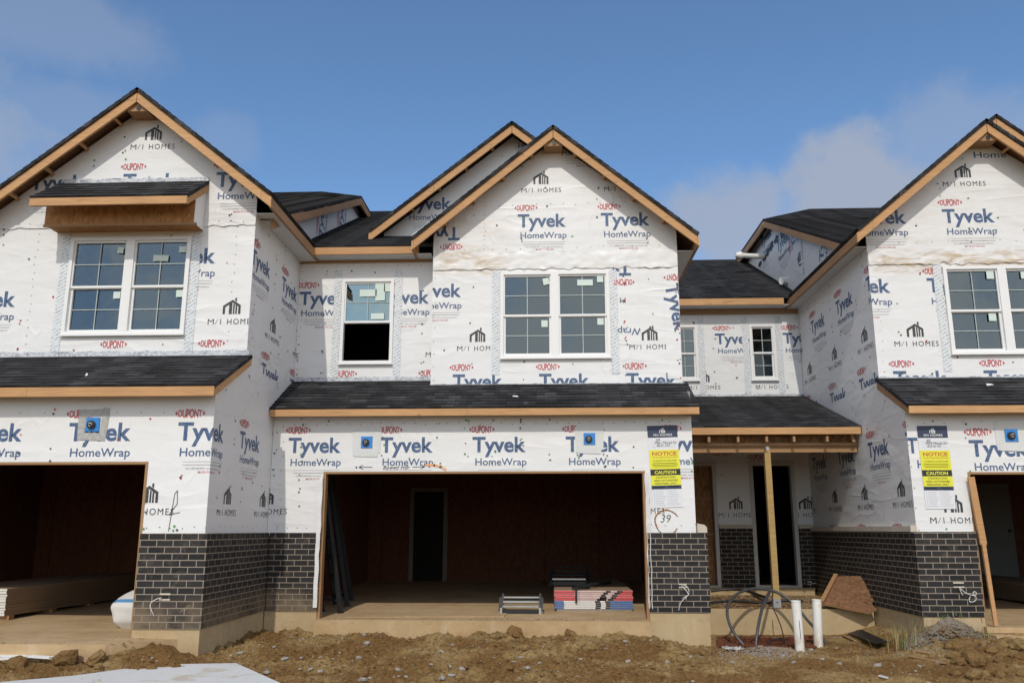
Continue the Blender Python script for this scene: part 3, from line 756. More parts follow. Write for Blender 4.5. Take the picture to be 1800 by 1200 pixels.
w = Wall((LX, 0, 0), (0, 1, 0), [(YL, ZT-.05), (13.6, ZT-.05), (13.6, 2.2), (11.2, 2.2), (YL, 1.78)], mat='wrap_side')
w.lattice(YL+(-4.579-LX), 1.30, cols=range(-1, 3), parts='dths'); w.lattice(YL+(-4.579-LX), 1.30, rows=(1,), cols=range(-1, 3)); w.staples(YL, .03, 12.6, .03, .2, 3); w.staples(YL+.1, 1.42, 12.6, 1.5, .14, 4, ('cap_dark', 'cap_red')); w.staples(11.3, 1.5, 11.9, 2.1, .10, 5, ('cap_red', 'cap_dark')); w.caps(44, ('cap_dark', 'cap_red', 'cap_dark'), 5); w.build('side_wrap', TL)
YLu = 11.33
w = Wall((LX, 0, 0), (0, 1, 0), [(YLu, 2.2), (13.9, 2.2), (13.9, 4.42), (YLu, 4.42)], mat='wrap_side')
w.lattice(YLu-.06, 3.87, rows=(0,), cols=range(-1, 3), parts='dths'); w.lattice(YLu-.06+.689, 2.37, cols=range(-1, 3)); w.staples(YLu+.06, 2.4, YLu+.06, 4.3, .13, 6, ('cap_red', 'cap_dark')); w.staples(YLu, 4.28, 13.5, 4.28, .15, 7); w.staples(13.45, 2.3, 13.45, 4.3, .12, 8); w.caps(60, ('cap_dark', 'cap_red'), 6); w.build('upper_side_wrap', TL)
w = Wall((0, YLu, 0), (1, 0, 0), [(-8.3, 2.0), (LX, 2.0), (LX, 4.75), (-5.87, 6.10), (-8.3, 4.19)], [(-6.76, -5.05, 2.65, 4.05)])
zz = 4.30
for r in (0, 1):
    for c in range(-1, 2): w.cell(-5.47+c*1.378+(r % 2)*.689, 3.89-r*1.49, 1., 'dthsml' if r else 'ths' if c == 0 else 'dths')
for c in range(-2, 3): w.cell(-6.13+c*1.37, 5.035)
w.cell(-8.29, 3.29, 1., 'thsd')
w.staples(-7.28, 2.3, -7.28, 4.25, .11, 9, ('cap_red', 'cap_dark')); w.staples(-4.42, 2.4, -4.40, 4.2, .13, 10); w.staples(-7.6, 4.27, LX, 4.27, .17, 11); w.caps(50, ('cap_red', 'cap_dark', 'cap_red'), 7, zhi=4.4); w.caps(30, ('cap_green', 'cap_dark'), 8, zlo=4.4); w.build('gable_wrap', TL)
strip(TL, -8.3, LX-.002, YLu, 4.21, .05, 'wrap', 3, 'wrap_seam', .012, .03)
strip(TL, -8.3, LX+.03, YLu, 2.30, .10, 'flash', 1)
window(TL, -6.775, -5.035, 2.63, 4.055, YLu, 2, stick=[(0, False, .88, .80, .045, .045, -.12), (1, False, .5, .62, .11, .045, -.03), (1, False, .9, .80, .05, .045, 0), (0, True, .88, .82, .05, .05, 0), (1, True, .9, .84, .05, .05, 0)])
gable(TL, -5.87, 6.20, 2.75, .80, YLu, .30, 15.2, (-8.3, LX), soff=(False, True), splits=((1, .93),), halfr=2.05)
shingles(TL, (-10.2, 10.1, 1.72), (-4.06, 10.1, 1.72), (-4.06, YLu, 2.335), (-10.2, YLu, 2.335), 'garage_roof')
mb = MB(); mb.box(-10.2, -6.40, 10.105, 10.143, 1.585, 1.70, 'fir'); mb.box(-6.397, -4.065, 10.105, 10.143, 1.585, 1.70, 'fir'); mb.build('fascia_board', TL)
mb = MB(); mb.prism([(-4.10, 10.145, 1.585), (-4.10, 10.145, 1.70), (-4.10, YLu, 2.31), (-4.10, YLu, 2.19)], (.036, 0, 0), 'fir'); mb.build('rake_board', TL)
# brick, footing, floor
mb = MB(); mb.box(jL, LX+.05, YL-.05, YL+.1, ZB, ZT, 'brick', 'k'); mb.box(LX-.05, LX+.0499, YL+.1, 12.6, ZB, ZT, 'brick', 'f'); mb.build('brick_base', TL)
mb = MB(); mb.box(jL-.0, LX+.035, YL-.035, YL+.1, -2, ZB, 'found'); mb.box(LX-.05, LX+.034, YL+.1, 12.6, -2, ZB, 'found', 'f'); mb.build('foundation', TL)
mb = MB(); mb.poly([(-10.2, 9.72, -1.24), (jL+.0, 9.72, -1.24), (jL+.55, YL-.036, -1.25), (jL, YL-.036, -1.24), (jL, YL, -1.24), (-4.3, YL+.1, -1.24), (-4.3, 17, -1.14), (-10.2, 17, -1.14)], 'slab')
mb.poly([(-10.2, 9.72, -1.24), (-10.2, 9.70, -2), (jL, 9.70, -2), (jL, 9.72, -1.24)], 'slab'); mb.poly([(jL, 9.72, -1.24), (jL, 9.70, -2), (jL+.57, YL-.04, -2), (jL+.55, YL-.036, -1.25)], 'slab')
mb.build('garage_slab', TL)
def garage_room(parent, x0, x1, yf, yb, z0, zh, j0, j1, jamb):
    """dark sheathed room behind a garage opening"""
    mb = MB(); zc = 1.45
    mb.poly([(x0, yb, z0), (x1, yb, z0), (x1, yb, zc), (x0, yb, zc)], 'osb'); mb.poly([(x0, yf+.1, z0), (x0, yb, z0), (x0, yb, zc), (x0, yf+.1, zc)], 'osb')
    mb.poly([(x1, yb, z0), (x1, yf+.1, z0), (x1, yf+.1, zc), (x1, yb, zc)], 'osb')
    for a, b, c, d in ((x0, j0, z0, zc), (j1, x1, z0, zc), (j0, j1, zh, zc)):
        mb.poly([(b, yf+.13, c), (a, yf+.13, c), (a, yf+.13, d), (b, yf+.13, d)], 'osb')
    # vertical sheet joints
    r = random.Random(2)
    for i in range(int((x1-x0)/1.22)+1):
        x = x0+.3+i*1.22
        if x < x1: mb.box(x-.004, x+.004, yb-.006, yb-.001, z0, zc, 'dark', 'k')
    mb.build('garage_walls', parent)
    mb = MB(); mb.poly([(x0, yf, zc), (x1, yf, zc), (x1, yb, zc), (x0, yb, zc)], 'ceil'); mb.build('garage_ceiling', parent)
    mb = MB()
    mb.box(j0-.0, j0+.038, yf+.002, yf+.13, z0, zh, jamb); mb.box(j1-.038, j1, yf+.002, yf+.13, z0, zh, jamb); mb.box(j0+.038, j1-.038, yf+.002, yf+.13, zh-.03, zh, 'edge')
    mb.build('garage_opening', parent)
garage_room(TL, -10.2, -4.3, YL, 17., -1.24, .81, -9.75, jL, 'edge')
# hood over the window
YE = 10.65; hx0, hx1 = -7.04, -4.855
hz = PY(52, 346, YE).z
shingles(TL, (hx0, YE, hz), (hx1, YE, hz), (hx1, YLu, 4.90), (hx0, YLu, 4.90), 'hood_roof')
mb = MB(); mb.box(hx0+.003, hx1-.003, YE+.005, YE+.043, hz-.125, hz-.018, 'fir'); mb.prism([(hx1-.041, YE+.045, hz-.125), (hx1-.041, YE+.045, hz-.02), (hx1-.041, YLu-.002, 4.875), (hx1-.041, YLu-.002, 4.73)], (.036, 0, 0), 'fir'); mb.build('hood_trim', TL)
mb = MB(); mb.box(-7.01, -4.89, 11.0, YLu-.003, 4.14, 4.52, 'osb_hood', 'r'); mb.prism([(-4.889, 11.0, 4.14), (-4.889, 11.0, 4.52), (-4.889, YLu-.003, 4.72), (-4.889, YLu-.003, 4.14)], (.004, 0, 0), 'wrap'); mb.box(-7.02, -4.85, 10.985, 11.02, 4.11, 4.14, 'edge'); mb.build('hood_box', TL)
strip(TL, -7.0, -4.86, YLu, 4.88, .07, 'flash', 5)
device_box(TL, 164, 746, YL, 'greytape')
# main roof of the left house with its clipped gable end
def clipped(parent, xw, sgn, ya, za, yr, zr, xr, slope, ylow, wallpoly, xfar):
    """main roof whose end facing the middle house is a clipped gable"""
    xo = xw+sgn*.19; yb2 = 2*yr-ya
    zl = za-slope*(ya-ylow)
    A = [(xfar, ylow, zl), (xo, ylow, zl), (xo, ya, za), (xfar, ya, za)]
    B = [(xfar, ya, za), (xo, ya, za), (xr, yr, zr), (xfar, yr, zr)]
    if sgn < 0: A = [A[1], A[0], A[3], A[2]]; B = [B[1], B[0], B[3], B[2]]
    mb = MB(); shingles(None, *A, mb=mb); shingles(None, *B, mb=mb)
    e0, e1 = (xo, ya, za), (xo, yb2, za)
    if sgn < 0: e0, e1 = e1, e0
    shingles(None, e0, e1, (xr, yr, zr), (xr, yr, zr), mb=mb)
    C = [(xo, yb2, za), (xfar, yb2, za), (xfar, yr, zr), (xr, yr, zr)]
    if sgn < 0: C = [C[1], C[0], C[3], C[2]]
    shingles(None, *C, mb=mb)
    mb.build('main_roof', parent)
    mb = MB(); q0, q1 = sorted((xo, xo-sgn*.038))
    mb.prism([(q0, ylow, zl-.035), (q0, ya-.002, za-.035), (q0, ya-.002, za-.19), (q0, ylow, zl-.19)], (q1-q0, 0, 0), 'fir2')
    mb.box(q0, q1, ya, yb2, za-.19, za-.035, 'fir2')
    mb.box(min(xo, xo+sgn*.008)-.001, max(xo, xo+sgn*.008)+.001, ya+.05, ya+.38, za-.11, za-.05, 'fir')
    mb.build('rake_board', parent)
    mb = MB(); q = sorted((xw, xo-sgn*.04)); mb.poly([(q[0], ya, za-.06), (q[1], ya, za-.06), (q[1], yb2, za-.06), (q[0], yb2, za-.06)], 'dark')
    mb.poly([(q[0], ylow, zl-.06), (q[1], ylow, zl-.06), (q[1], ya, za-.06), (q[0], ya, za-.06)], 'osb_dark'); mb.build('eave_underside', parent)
clipped(TL, LX, 1, 16.94, 6.91, 18.6, 7.72, -5.3, .46, 11.5, None, -12.)
w = Wall((LX, 0, 0), (0, 1, 0), [(12.0, 4.43), (21., 4.4), (20.3, 6.85), (16.94, 6.85), (12.0, 4.59)], mat='wrap_side')
for px, py in ((560, 412), (596, 398)):
    c = PX(px, py, LX); w.cell(c.y, c.z, 1.15, 'dth', rot=1.5)
w.caps(30, ('cap_dark',), 9); w.build('party_wall_wrap', TL)
# closing walls, out of sight behind
mb = MB(); mb.box(-12, LX-.02, 22., 22.1, -1.3, 6.5, 'wrap'); mb.build('rear_wall', TL)
mb = MB(); mb.box(-10.42, -10.36, YL+.02, 22, -1.3, 4.4, 'wrap_side'); mb.box(-8.30, -8.24, YLu+.01, 13.1, 1.9, 4.3, 'wrap_side'); mb.build('outer_wall', TL)
w = Wall((0, 13.1, 0), (1, 0, 0), [(-12, 1.9), (-8.24, 1.9), (-8.24, 5.0), (-12, 5.0)]); w.lattice(-11.8, 3.9, rows=(0, 1), cols=range(0, 3)); w.build('recess_wrap', TL)
mb = MB(); mb.box(-10.45, -9.75, YL-.05, YL+.1, ZB, ZT, 'brick', 'k'); mb.build('brick_base', TL)
mb = MB(); mb.box(-7.55, LX-.05, YLu+.10, YLu+3.2, 2.1, 4.4, 'dark', 'f'); mb.build('upper_room', TL)

# ------------------------------------------------------------------ middle townhouse
TM = thing('townhouse', (-1., 13.4, -1.4), 'middle unfinished townhouse with two staggered gables and a porch on one post', 'house', 'row of unfinished wrapped townhouses')
j0, j1 = -3.345, 1.39; CXR = 2.09; YG = 13.3; YW = 13.55
w = Wall((0, YC, 0), (1, 0, 0), [(LX+.003, ZT-.05), (CXR, ZT-.05), (CXR, 1.80), (LX+.003, 1.80)], [(j0, j1, -2, .832)])
w.lattice(-3.894, 1.346, cols=range(-1, 6), parts='dths'); w.lattice(-3.894, 1.346, rows=(1,), cols=range(-1, 6))
w.staples(LX, 1.53, CXR, 1.54, .16, 12); w.staples(LX, .03, -3.4, .03, .14, 13); w.staples(1.45, .06, CXR, .06, .2, 14, ('cap_green', 'cap_dark')); w.staples(-3.98, 0, -3.98, 1.5, .2, 15); w.caps(70, ('cap_dark', 'cap_green'), 11, zlo=.7, zhi=1.62); w.caps(30, ('cap_green', 'cap_dark'), 12, zhi=.8)
zb = .868
w.shapes('black', word('Bowed Hdr', .40, .055, 0, 1.05, .35), -2.46, zb, d=.006)
w.scribble([(-2.62, zb+.03), (-2.82, zb+.03)], .008); w.scribble([(-2.76, zb+.06), (-2.82, zb+.03), (-2.76, zb)], .008)
w.scribble([(-2.02, zb+.03), (-1.84, zb+.035)], .008); w.scribble([(-1.90, zb+.065), (-1.84, zb+.035), (-1.90, zb+.005)], .008)
w.scribble([(-1.82, zb+.06), (-1.70, zb+.055), (-1.60, zb+.03), (-1.53, zb-.01)], .035, 'orange', .0055)
c39 = PY(1172, 915, YC)
pts = [(c39.x+.17*math.cos(t)*(1+.05*math.sin(3*t)), c39.z+.17*math.sin(t)-.02) for t in (i*math.pi/12 for i in range(2, 23))]
w.scribble(pts, .010, 'black', .006); w.scribble([(x+.004, z+.008) for x, z in pts[3:13]], .022, 'orange', .0055); w.scribble([(x+.008, z) for x, z in pts[-5:]], .016, 'orange', .0055); w.scribble([(x+.006, z) for x, z in pts[:4]], .016, 'orange', .0055)
w.shapes('black', word('39', .15, .105, -.012, 1, .25), c39.x-.09, c39.z-.02, d=.007)
w.build('garage_wrap', TM)
w = Wall((CXR, 0, 0), (0, 1, 0), [(YC, ZT-.05), (16.7, ZT-.05), (16.7, 2.6), (YC, 2.0)], mat='wrap_side'); w.lattice(12.9, 1.3, cols=range(0, 4)); w.build('porch_side_wrap', TM)
# recess wall left of the gable, lower sash slid up
w = Wall((0, YW, 0), (1, 0, 0), [(LX+.003, 2.2), (-1.7, 2.2), (-1.7, 4.42), (LX+.003, 4.42)], [(-3.36, -2.59, 2.68, 4.02)])
w.lattice(-4.126, 3.864, rows=(0,), cols=range(-1, 3), parts='dths'); w.lattice(-4.126+.689, 3.864-1.5, rows=(0,), cols=range(-1, 3)); w.staples(LX, 4.28, -1.9, 4.28, .2, 16, ('cap_green', 'cap_dark')); w.staples(LX+.05, 2.4, LX+.05, 4.2, .13, 17); w.caps(48, ('cap_dark', 'cap_dark', 'cap_green'), 13); w.build('recess_wrap', TM)
strip(TM, LX+.01, -1.86, YW, 2.32, .09, 'flash', 11)
window(TM, -3.41, -2.543, 2.625, 4.058, YW, 1, open_low=True, glass='glass_b', stick=[(0, False, .5, .73, .14, .06, 0), (0, False, .92, .86, .06, .07, 0), (0, False, .76, .77, .08, .16, .03), (0, False, .72, .16, .11, .05, 0)])
mb = MB(); g = PY(665, 545, YW-.03); pn = 'cap_green'
mb.poly([(g.x-.08, YW-.012, g.z-.02), (g.x+.1, YW-.012, g.z-.03), (g.x+.02, YW-.012, g.z+.08)], 'bagblue'); 
mb = MB(); mb.box(-3.8, -1.9, YW+.06, YW+3., 2.1, 4.3, 'dark', 'f'); mb.build('upper_room', TM)
# main gable
w = Wall((0, YG, 0), (1, 0, 0), [(-1.87, 2.1), (CXR, 2.1), (CXR, 4.78), (.107, 6.35), (-1.87, 4.78)], [(-.73, .95, 2.66, 4.06)], mat='wrap_mid')
w.lattice(-.487, 5.071, per=1.364, cols=range(0, 3)); c = PY(987, 263, YG); w.cell(c.x-.045, c.z+.32, 1., 'hs')
w.cell(-.83-1.364, 3.9, 1., 'dths'); w.cell(-.83+2.728, 3.9, 1., 'd'); w.lattice(-1.52, 2.405, per=1.368, cols=range(0, 3))
w.cell(-1.44, 4.62, 1., 'dt', flip=True)
w.staples(-1.03, 4.4, -1.03, 5.5, .07, 18, ('cap_dark', 'grey')); w.staples(-1.83, 2.3, -1.83, 4.0, .2, 19); w.staples(-1.8, 4.46, 2.05, 4.5, .22, 20, ('cap_green', 'cap_dark')); w.staples(-1., 5.22, 1.3, 5.24, .2, 21, ('cap_green', 'cap_dark')); w.caps(40, ('cap_dark', 'cap_dark', 'cap_red'), 14, zhi=4.3); w.caps(40, ('cap_green', 'cap_dark'), 15, zlo=4.3); w.build('gable_wrap', TM)
w = Wall((0, YG-.006, 0), (1, 0, 0), [(1.05, 2.86), (1.46, 2.84), (1.45, 4.17), (1.05, 4.18)], mat='wrap')
w.cell(1.34, 3.98, 1., 'dt', flip=True); w.shapes('blue', word('Wrap', .40, .11, .008), 1.50, 3.12, flip=True); w.shapes('black', word('M', .09, .08), 1.24, 3.62, flip=True); w.caps(14, ('cap_red', 'cap_dark'), 77); w.build('wrap_patch', TM)
w = Wall((0, YG-.005, 0), (1, 0, 0), [(1.86, 2.3), (2.088, 2.3), (2.088, 4.3), (1.84, 4.3)], mat='wrap')
w.shapes('red', dupont2d(.385, .105, 0, 0), 2.24, 4.0, flip=True); w.cell(2.10, 3.86, 1., 't', rot=-1.4); w.caps(16, ('cap_red', 'cap_dark'), 78); w.build('wrap_patch', TM)
strip(TM, -1.87, CXR, YG, 4.12, .30, 'wrap_mid', 21, 'wrap_seam', .028, .05, 7)
strip(TM, -1.88, CXR+.02, YG, 2.17, .07, 'flash', 23)
mb = MB(); mb.box(-1.872, -1.87+.02, YG-.003, YW, 2.15, 4.6, 'wrap'); mb.build('gable_return', TM); mb = MB(); mb.box(CXR-.02, CXR+.002, YG-.003, 17.2, 2.0, 4.7, 'wrap_side'); mb.build('gable_return', TM)
window(TM, -.765, .982, 2.643, 4.07, YG, 2, stick=[(0, False, .9, .84, .05, .055, .2), (1, False, .56, .80, .125, .05, 0), (1, False, .88, .88, .05, .05, 0), (0, True, .86, .80, .05, .055, 0), (1, True, .87, .84, .05, .055, 0)])
mb = MB(); mb.box(-1.8, 2.0, YG+.10, YG+3., 2.1, 4.4, 'dark', 'f'); mb.build('upper_room', TM)
gable(TM, .107, 6.47, 2.29, .83, YG, .30, 18., (-1.87, CXR), soff=(False, True), splits=((1, .985), (-1, .985)))
# the taller gable behind it
YG2 = 14.3
w = Wall((0, YG2, 0), (1, 0, 0), [(-2.9, 4.6), (1.8, 4.6), (1.8, 5.1), (-.611, 6.93), (-2.9, 5.12)], mat='wrap_mid')
c = PY(755, 356, YG2); w.cell(c.x-.40, c.z+.10, 1., 'dths'); c2 = PY(911, 251, YG2); w.cell(c2.x-.045, c2.z+.32, 1., 'h'); w.cell(c.x+.45, c.z+.62, 1., 'ml'); w.caps(14, ('cap_green', 'cap_dark'), 16); w.build('rear_gable_wrap', TM)
c = PY(992, 268, YG)
gable(TM, -.611, 7.06, 2.49, .80, YG2, .30, 19., (-2.9, 1.8), soff=(False, False), vent=False, splits=((-1, .55),))
# roofs
shingles(TM, (LX+.004, 12.40, 1.745), (2.175, 12.40, 1.745), (2.165, YG, 2.235), (LX+.004, YG, 2.235), 'garage_roof')
shingles(TM, (LX+.004, YG, 2.235), (-1.872, YG, 2.235), (-1.872, YW, 2.345), (LX+.004, YW, 2.345), 'garage_roof', sheath=False)
mb = MB(); mb.box(LX+.02, -1.2, 12.405, 12.443, 1.628, 1.728, 'fir'); mb.box(-1.197, 2.172, 12.405, 12.443, 1.628, 1.728, 'fir'); mb.build('fascia_board', TM)
mb = MB(); mb.prism([(2.10, 12.445, 1.628), (2.10, 12.445, 1.72), (2.10, YG, 2.20), (2.10, YG, 1.95), (2.10, 12.64, 1.63)], (.03, 0, 0), 'fir2'); mb.build('rake_board', TM)
eL = 4.525
mb = MB(); shingles(None, (LX-.1, 13.2, eL), (-1.88, 13.2, eL), (-1.88, 19, eL+.49*5.8), (LX-.1, 19, eL+.49*5.8), mb=mb); shingles(None, (-1.88, 13.5, eL+.147), (.6, 13.5, eL+.147), (.6, 19, eL+.49*5.8), (-1.88, 19, eL+.49*5.8), mb=mb)
shingles(None, (.6, 24.8, eL), (LX-.1, 24.8, eL), (LX-.1, 19, eL+.49*5.8), (.6, 19, eL+.49*5.8), mb=mb); mb.build('main_roof', TM)
mb = MB(); mb.box(-3.86, -2.10, 13.205, 13.243, 4.385, 4.505, 'fir'); mb.build('fascia_board', TM)
mb = MB(); mb.box(LX+.01, -1.9, 13.245, YW-.002, 4.385, 4.395, 'soffit'); mb.box(LX+.01, -1.88, YW-.03, YW-.004, 4.34, 4.384, 'edge'); mb.build('soffit', TM)
YP = 16.7
eR = PY(1300, 524, 16.35).z+.02
mb = MB(); shingles(None, (1.5, 16.35, eR), (RX+.1, 16.35, eR), (RX+.1, 21., eR+.485*4.65), (1.5, 21., eR+.485*4.65), mb=mb)
shingles(None, (RX+.1, 25.6, eR), (1.5, 25.6, eR), (1.5, 21., eR+.485*4.65), (RX+.1, 21., eR+.485*4.65), mb=mb); mb.build('main_roof', TM)
mb = MB(); mb.box(2.1, 4.60, 16.355, 16.393, eR-.15, eR-.02, 'fir'); mb.build('fascia_board', TM)
mb = MB(); mb.box(2.1, RX-.01, 16.395, YP-.003, eR-.15, eR-.14, 'soffit'); mb.box(2.1, RX-.01, YP-.035, YP-.004, eR-.26, eR-.151, 'edge'); mb.build('soffit', TM)
# wall over the porch
w = Wall((0, YP, 0), (1, 0, 0), [(2.1, 2.4), (RX, 2.4), (RX, 4.4), (2.1, 4.4)], [(4.02, 4.42, 2.9, 3.92), (2.4, 2.9, 2.9, 3.92)])
w.lattice(3.305, 3.80, per=1.32, rows=(0,), sc=.96, cols=range(-2, 3), parts='dths'); w.cell(2.66, 2.32, .96, 'ml'); w.cell(3.98, 2.32, .96, 'm'); w.caps(26, ('cap_dark',), 17); w.build('recess_wrap', TM)
window(TM, 3.965, 4.475, 2.845, 3.965, YP, 1, glass='glass_d', name='window'); window(TM, 2.43, 2.95, 2.845, 3.965, YP, 1, tapes=(False, True), name='window')
mb = MB(); mb.box(2.2, 4.9, YP+.10, YP+3, 2.3, 4.2, 'dark', 'f'); mb.build('upper_room', TM)
strip(TM, 2.15, RX, YP, 2.49, .08, 'flash', 24)
# porch roof, framing, post
pe = PX(1514, 762, RX-.02); YPE = pe.y; pz = pe.z; zt = PY(1410, 695.5, YP).z
shingles(TM, (2.10, YPE, pz+.125), (RX-.015, YPE, pz+.125), (RX-.015, YP, zt), (2.10, YP, zt), 'porch_roof')
mb = MB(); mb.box(2.1, RX-.02, YPE+.005, YPE+.043, pz, pz+.108, 'fir'); mb.build('fascia_board', TM)
bz = PY(1340, 784, YPE+.25).z
mb = MB(); mb.box(2.1, RX-.02, YPE+.20, YPE+.24, bz-.0, bz+.05, 'fir2'); mb.box(2.1, RX-.02, YPE+.242, YPE+.30, bz-.10, bz-.001, 'edge')
mb.box(2.1, RX-.02, YPE+.302, YPE+.31, bz-.08, pz+.2, 'osb2'); mb.build('porch_beam', TM)
for px in (1245, 1296, 1346, 1394, 1452):
    x = PY(px, 774, YPE+.12).x; mb = MB(); mb.box(x-.019, x+.019, YPE+.045, YPE+.299, bz+.051, bz+.14, 'edge'); mb.build('porch_joist', TM)
x = PY(1500, 775, YPE+.12).x; mb = MB(); mb.prism([(x-.02, YPE+.1, bz+.05), (x+.03, YPE+.1, bz+.05), (x-.0, YPE+.1, bz+.22), (x-.05, YPE+.1, bz+.22)], (0, .038, 0), 'fir2'); mb.build('porch_joist', TM)
mb = MB(); mb.poly([(2.1, YPE+.3, bz+.15), (RX-.01, YPE+.3, bz+.15), (RX-.01, YP, bz+.15), (2.1, YP, bz+.15)], 'ceil'); mb.build('porch_ceiling', TM)
pt = PY(1349, 786, YPE+.27); pb = PY(1362, 1050, YPE+.27)
xp = (PY(1350, 800, YPE+.27).x+pb.x)/2; zs = PY(1363, 1067, YPE+.27).z
mb = MB(); mb.box(xp-.047, xp+.047, YPE+.22, YPE+.314, zs+.06, bz-.003, 'treated'); po = mb.build('porch_post', TM)
mb = MB(); mb.box(xp-.058, xp-.048, YPE+.215, YPE+.32, zs, zs+.17, 'steel'); mb.box(xp+.048, xp+.058, YPE+.215, YPE+.32, zs, zs+.17, 'steel'); mb.box(xp-.058, xp+.058, YPE+.206, YPE+.214, zs, zs+.13, 'steel'); mb.tube([(xp, YPE+.204, zs+.08), (xp, YPE+.207, zs+.08)], .012, 'blackp'); mb.build('post_bracket', po)
mb = MB(); mb.box(xp-.02, xp+.02, YPE+.213, YPE+.2185, bz-.07, bz-.005, 'steel'); mb.build('post_bracket', po)
# porch floor and rear wall
mb = MB(); yfs = YPE+.05; mb.box(2.2, RX-.05, yfs, YP, -2, zs, 'found', 't'); mb.poly([(2.2, yfs, zs), (RX-.05, yfs, zs), (RX-.05, YP, zs), (2.2, YP, zs)], 'dirt'); mb.box(2.3, RX-.1, YP-.14, YP-.001, zs, -1.055, 'found', 'k'); mb.build('porch_slab', TM)
dx0, dx1 = 3.83, 4.64; wx1 = 3.16
w = Wall((0, YP, 0), (1, 0, 0), [(2.1, -1.1), (RX, -1.1), (RX, bz+.16), (2.1, bz+.16)], [(dx0, dx1, -1.2, 1.25), (2.4, wx1, -1.2, 1.25)])
w.cell(PY(1292, 797, YP).x-.4, PY(1292, 797, YP).z-.09, 1., 'd'); w.cell(PY(1323, 800, YP).x-.05, PY(1323, 803, YP).z-.1, 1., 'd')
c = PY(1297, 909, YP); w.cell(c.x-.42, c.z-.37, 1.02, 'ml'); c = PY(1420, 909, YP); w.cell(c.x-.42, c.z-.37, 1.02, 'ml'); w.caps(14, ('cap_dark',), 18); w.build('porch_wrap', TM)
mb = MB()
for a, b in ((2.35, wx1), (dx0, dx1)):
    mb = MB(); mb.box(a-.02, a+.05, YP-.03, YP+.12, -1.06, 1.27, 'trim'); mb.box(b-.05, b+.02, YP-.03, YP+.12, -1.06, 1.27, 'trim'); mb.box(a+.05, b-.05, YP-.03, YP+.12, 1.19, 1.27, 'trim'); mb.box(a+.05, b-.05, YP-.05, YP+.12, -1.06, -1.02, 'trim'); mb.build('door_frame', TM)
mb = MB(); mb.box(wx1-.62, wx1-.05, YP+.15, YP+.17, -1.02, 1.25, 'osb2', 'k'); mb.box(wx1-.70, wx1-.05, YP+.10, YP+.149, -.12, -.06, 'fir2'); mb.box(wx1-.70, wx1-.05, YP+.10, YP+.149, .55, .60, 'fir2'); mb.box(dx0+.05, dx0+.07, YP+.12, YP+1.2, -1.02, 1.2, 'osb'); mb.box(2.2, 4.9, YP+.18, YP+4, -1.02, 1.4, 'dark', 'f'); mb.build('entry_room', TM)
for a, b in ((wx1+.025, dx0-.025), (dx1+.025, RX-.02)):
    mb = MB(); mb.box(a, b, YP-.06, YP-.001, -1.055, .015, 'brick', 'k'); mb.build('brick_base', TM)
    mb = MB(); mb.box(a, b, YP-.09, YP-.001, .016, .09, 'stone', 'k'); mb.build('stone_cap', TM)
mb = MB(); mb.box(LX+.06, j0-.0, YC-.05, YC+.1, ZB, ZT, 'brick'); mb.build('brick_base', TM)
mb = MB(); mb.box(j1, 2.235, YC-.05, YC+.1, ZB, ZT, 'brick'); mb.box(CXR-.05, 2.234, YC+.1, YP-.1, ZB, ZT, 'brick', 'f'); mb.build('brick_base', TM)
mb = MB(); mb.prism([(2.10, YC-.06, ZT+.001), (2.235, YC-.06, ZT+.001), (2.235, YC-.06, ZT+.075), (2.20, YC-.06, ZT+.11), (2.10, YC-.06, ZT+.13)], (0, 3.9, 0), 'stone'); mb.build('stone_cap', TM)
mb = MB(); mb.box(LX+.04, j0, YC-.035, YC+.1, -2, ZB, 'found'); mb.build('foundation', TM); mb = MB(); mb.box(j1, 2.22, YC-.035, YC+.1, -2, ZB, 'found'); mb.box(CXR-.05, 2.219, YC+.1, YPE+.05, -2, ZB, 'found', 'f'); mb.build('foundation', TM)
mb = MB(); yk = 19.6; mb.poly([(j0, 12.5, -1.245), (j1, 12.5, -1.245), (j1, YC+.1, -1.245), (2.0, YC+.1, -1.245), (2.0, yk, -1.12), (LX+.06, yk, -1.12), (LX+.06, YC+.1, -1.245), (j0, YC+.1, -1.245)], 'slab'); mb.box(j0, j1, 12.5, 12.64, -2, -1.246, 'slab', 't'); mb.build('garage_slab', TM)
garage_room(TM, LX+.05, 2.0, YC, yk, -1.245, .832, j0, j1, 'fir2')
a = PY(718, 1019, yk); b = PY(785, 1019, yk); t = PY(750, 857, yk).z
mb = MB(); mb.box(a.x, a.x+.09, yk-.03, yk-.001, -1.12, t, 'trim_dim'); mb.box(b.x-.09, b.x, yk-.03, yk-.001, -1.12, t, 'trim_dim'); mb.box(a.x+.09, b.x-.09, yk-.03, yk-.001, t-.09, t, 'trim_dim'); df = mb.build('door_frame', TM)
mb = MB(); mb.poly([(a.x+.09, yk-.008, -1.12), (b.x-.09, yk-.008, -1.12), (b.x-.09, yk-.008, t-.09), (a.x+.09, yk-.008, t-.09)], 'dark'); mb.build('doorway', df)
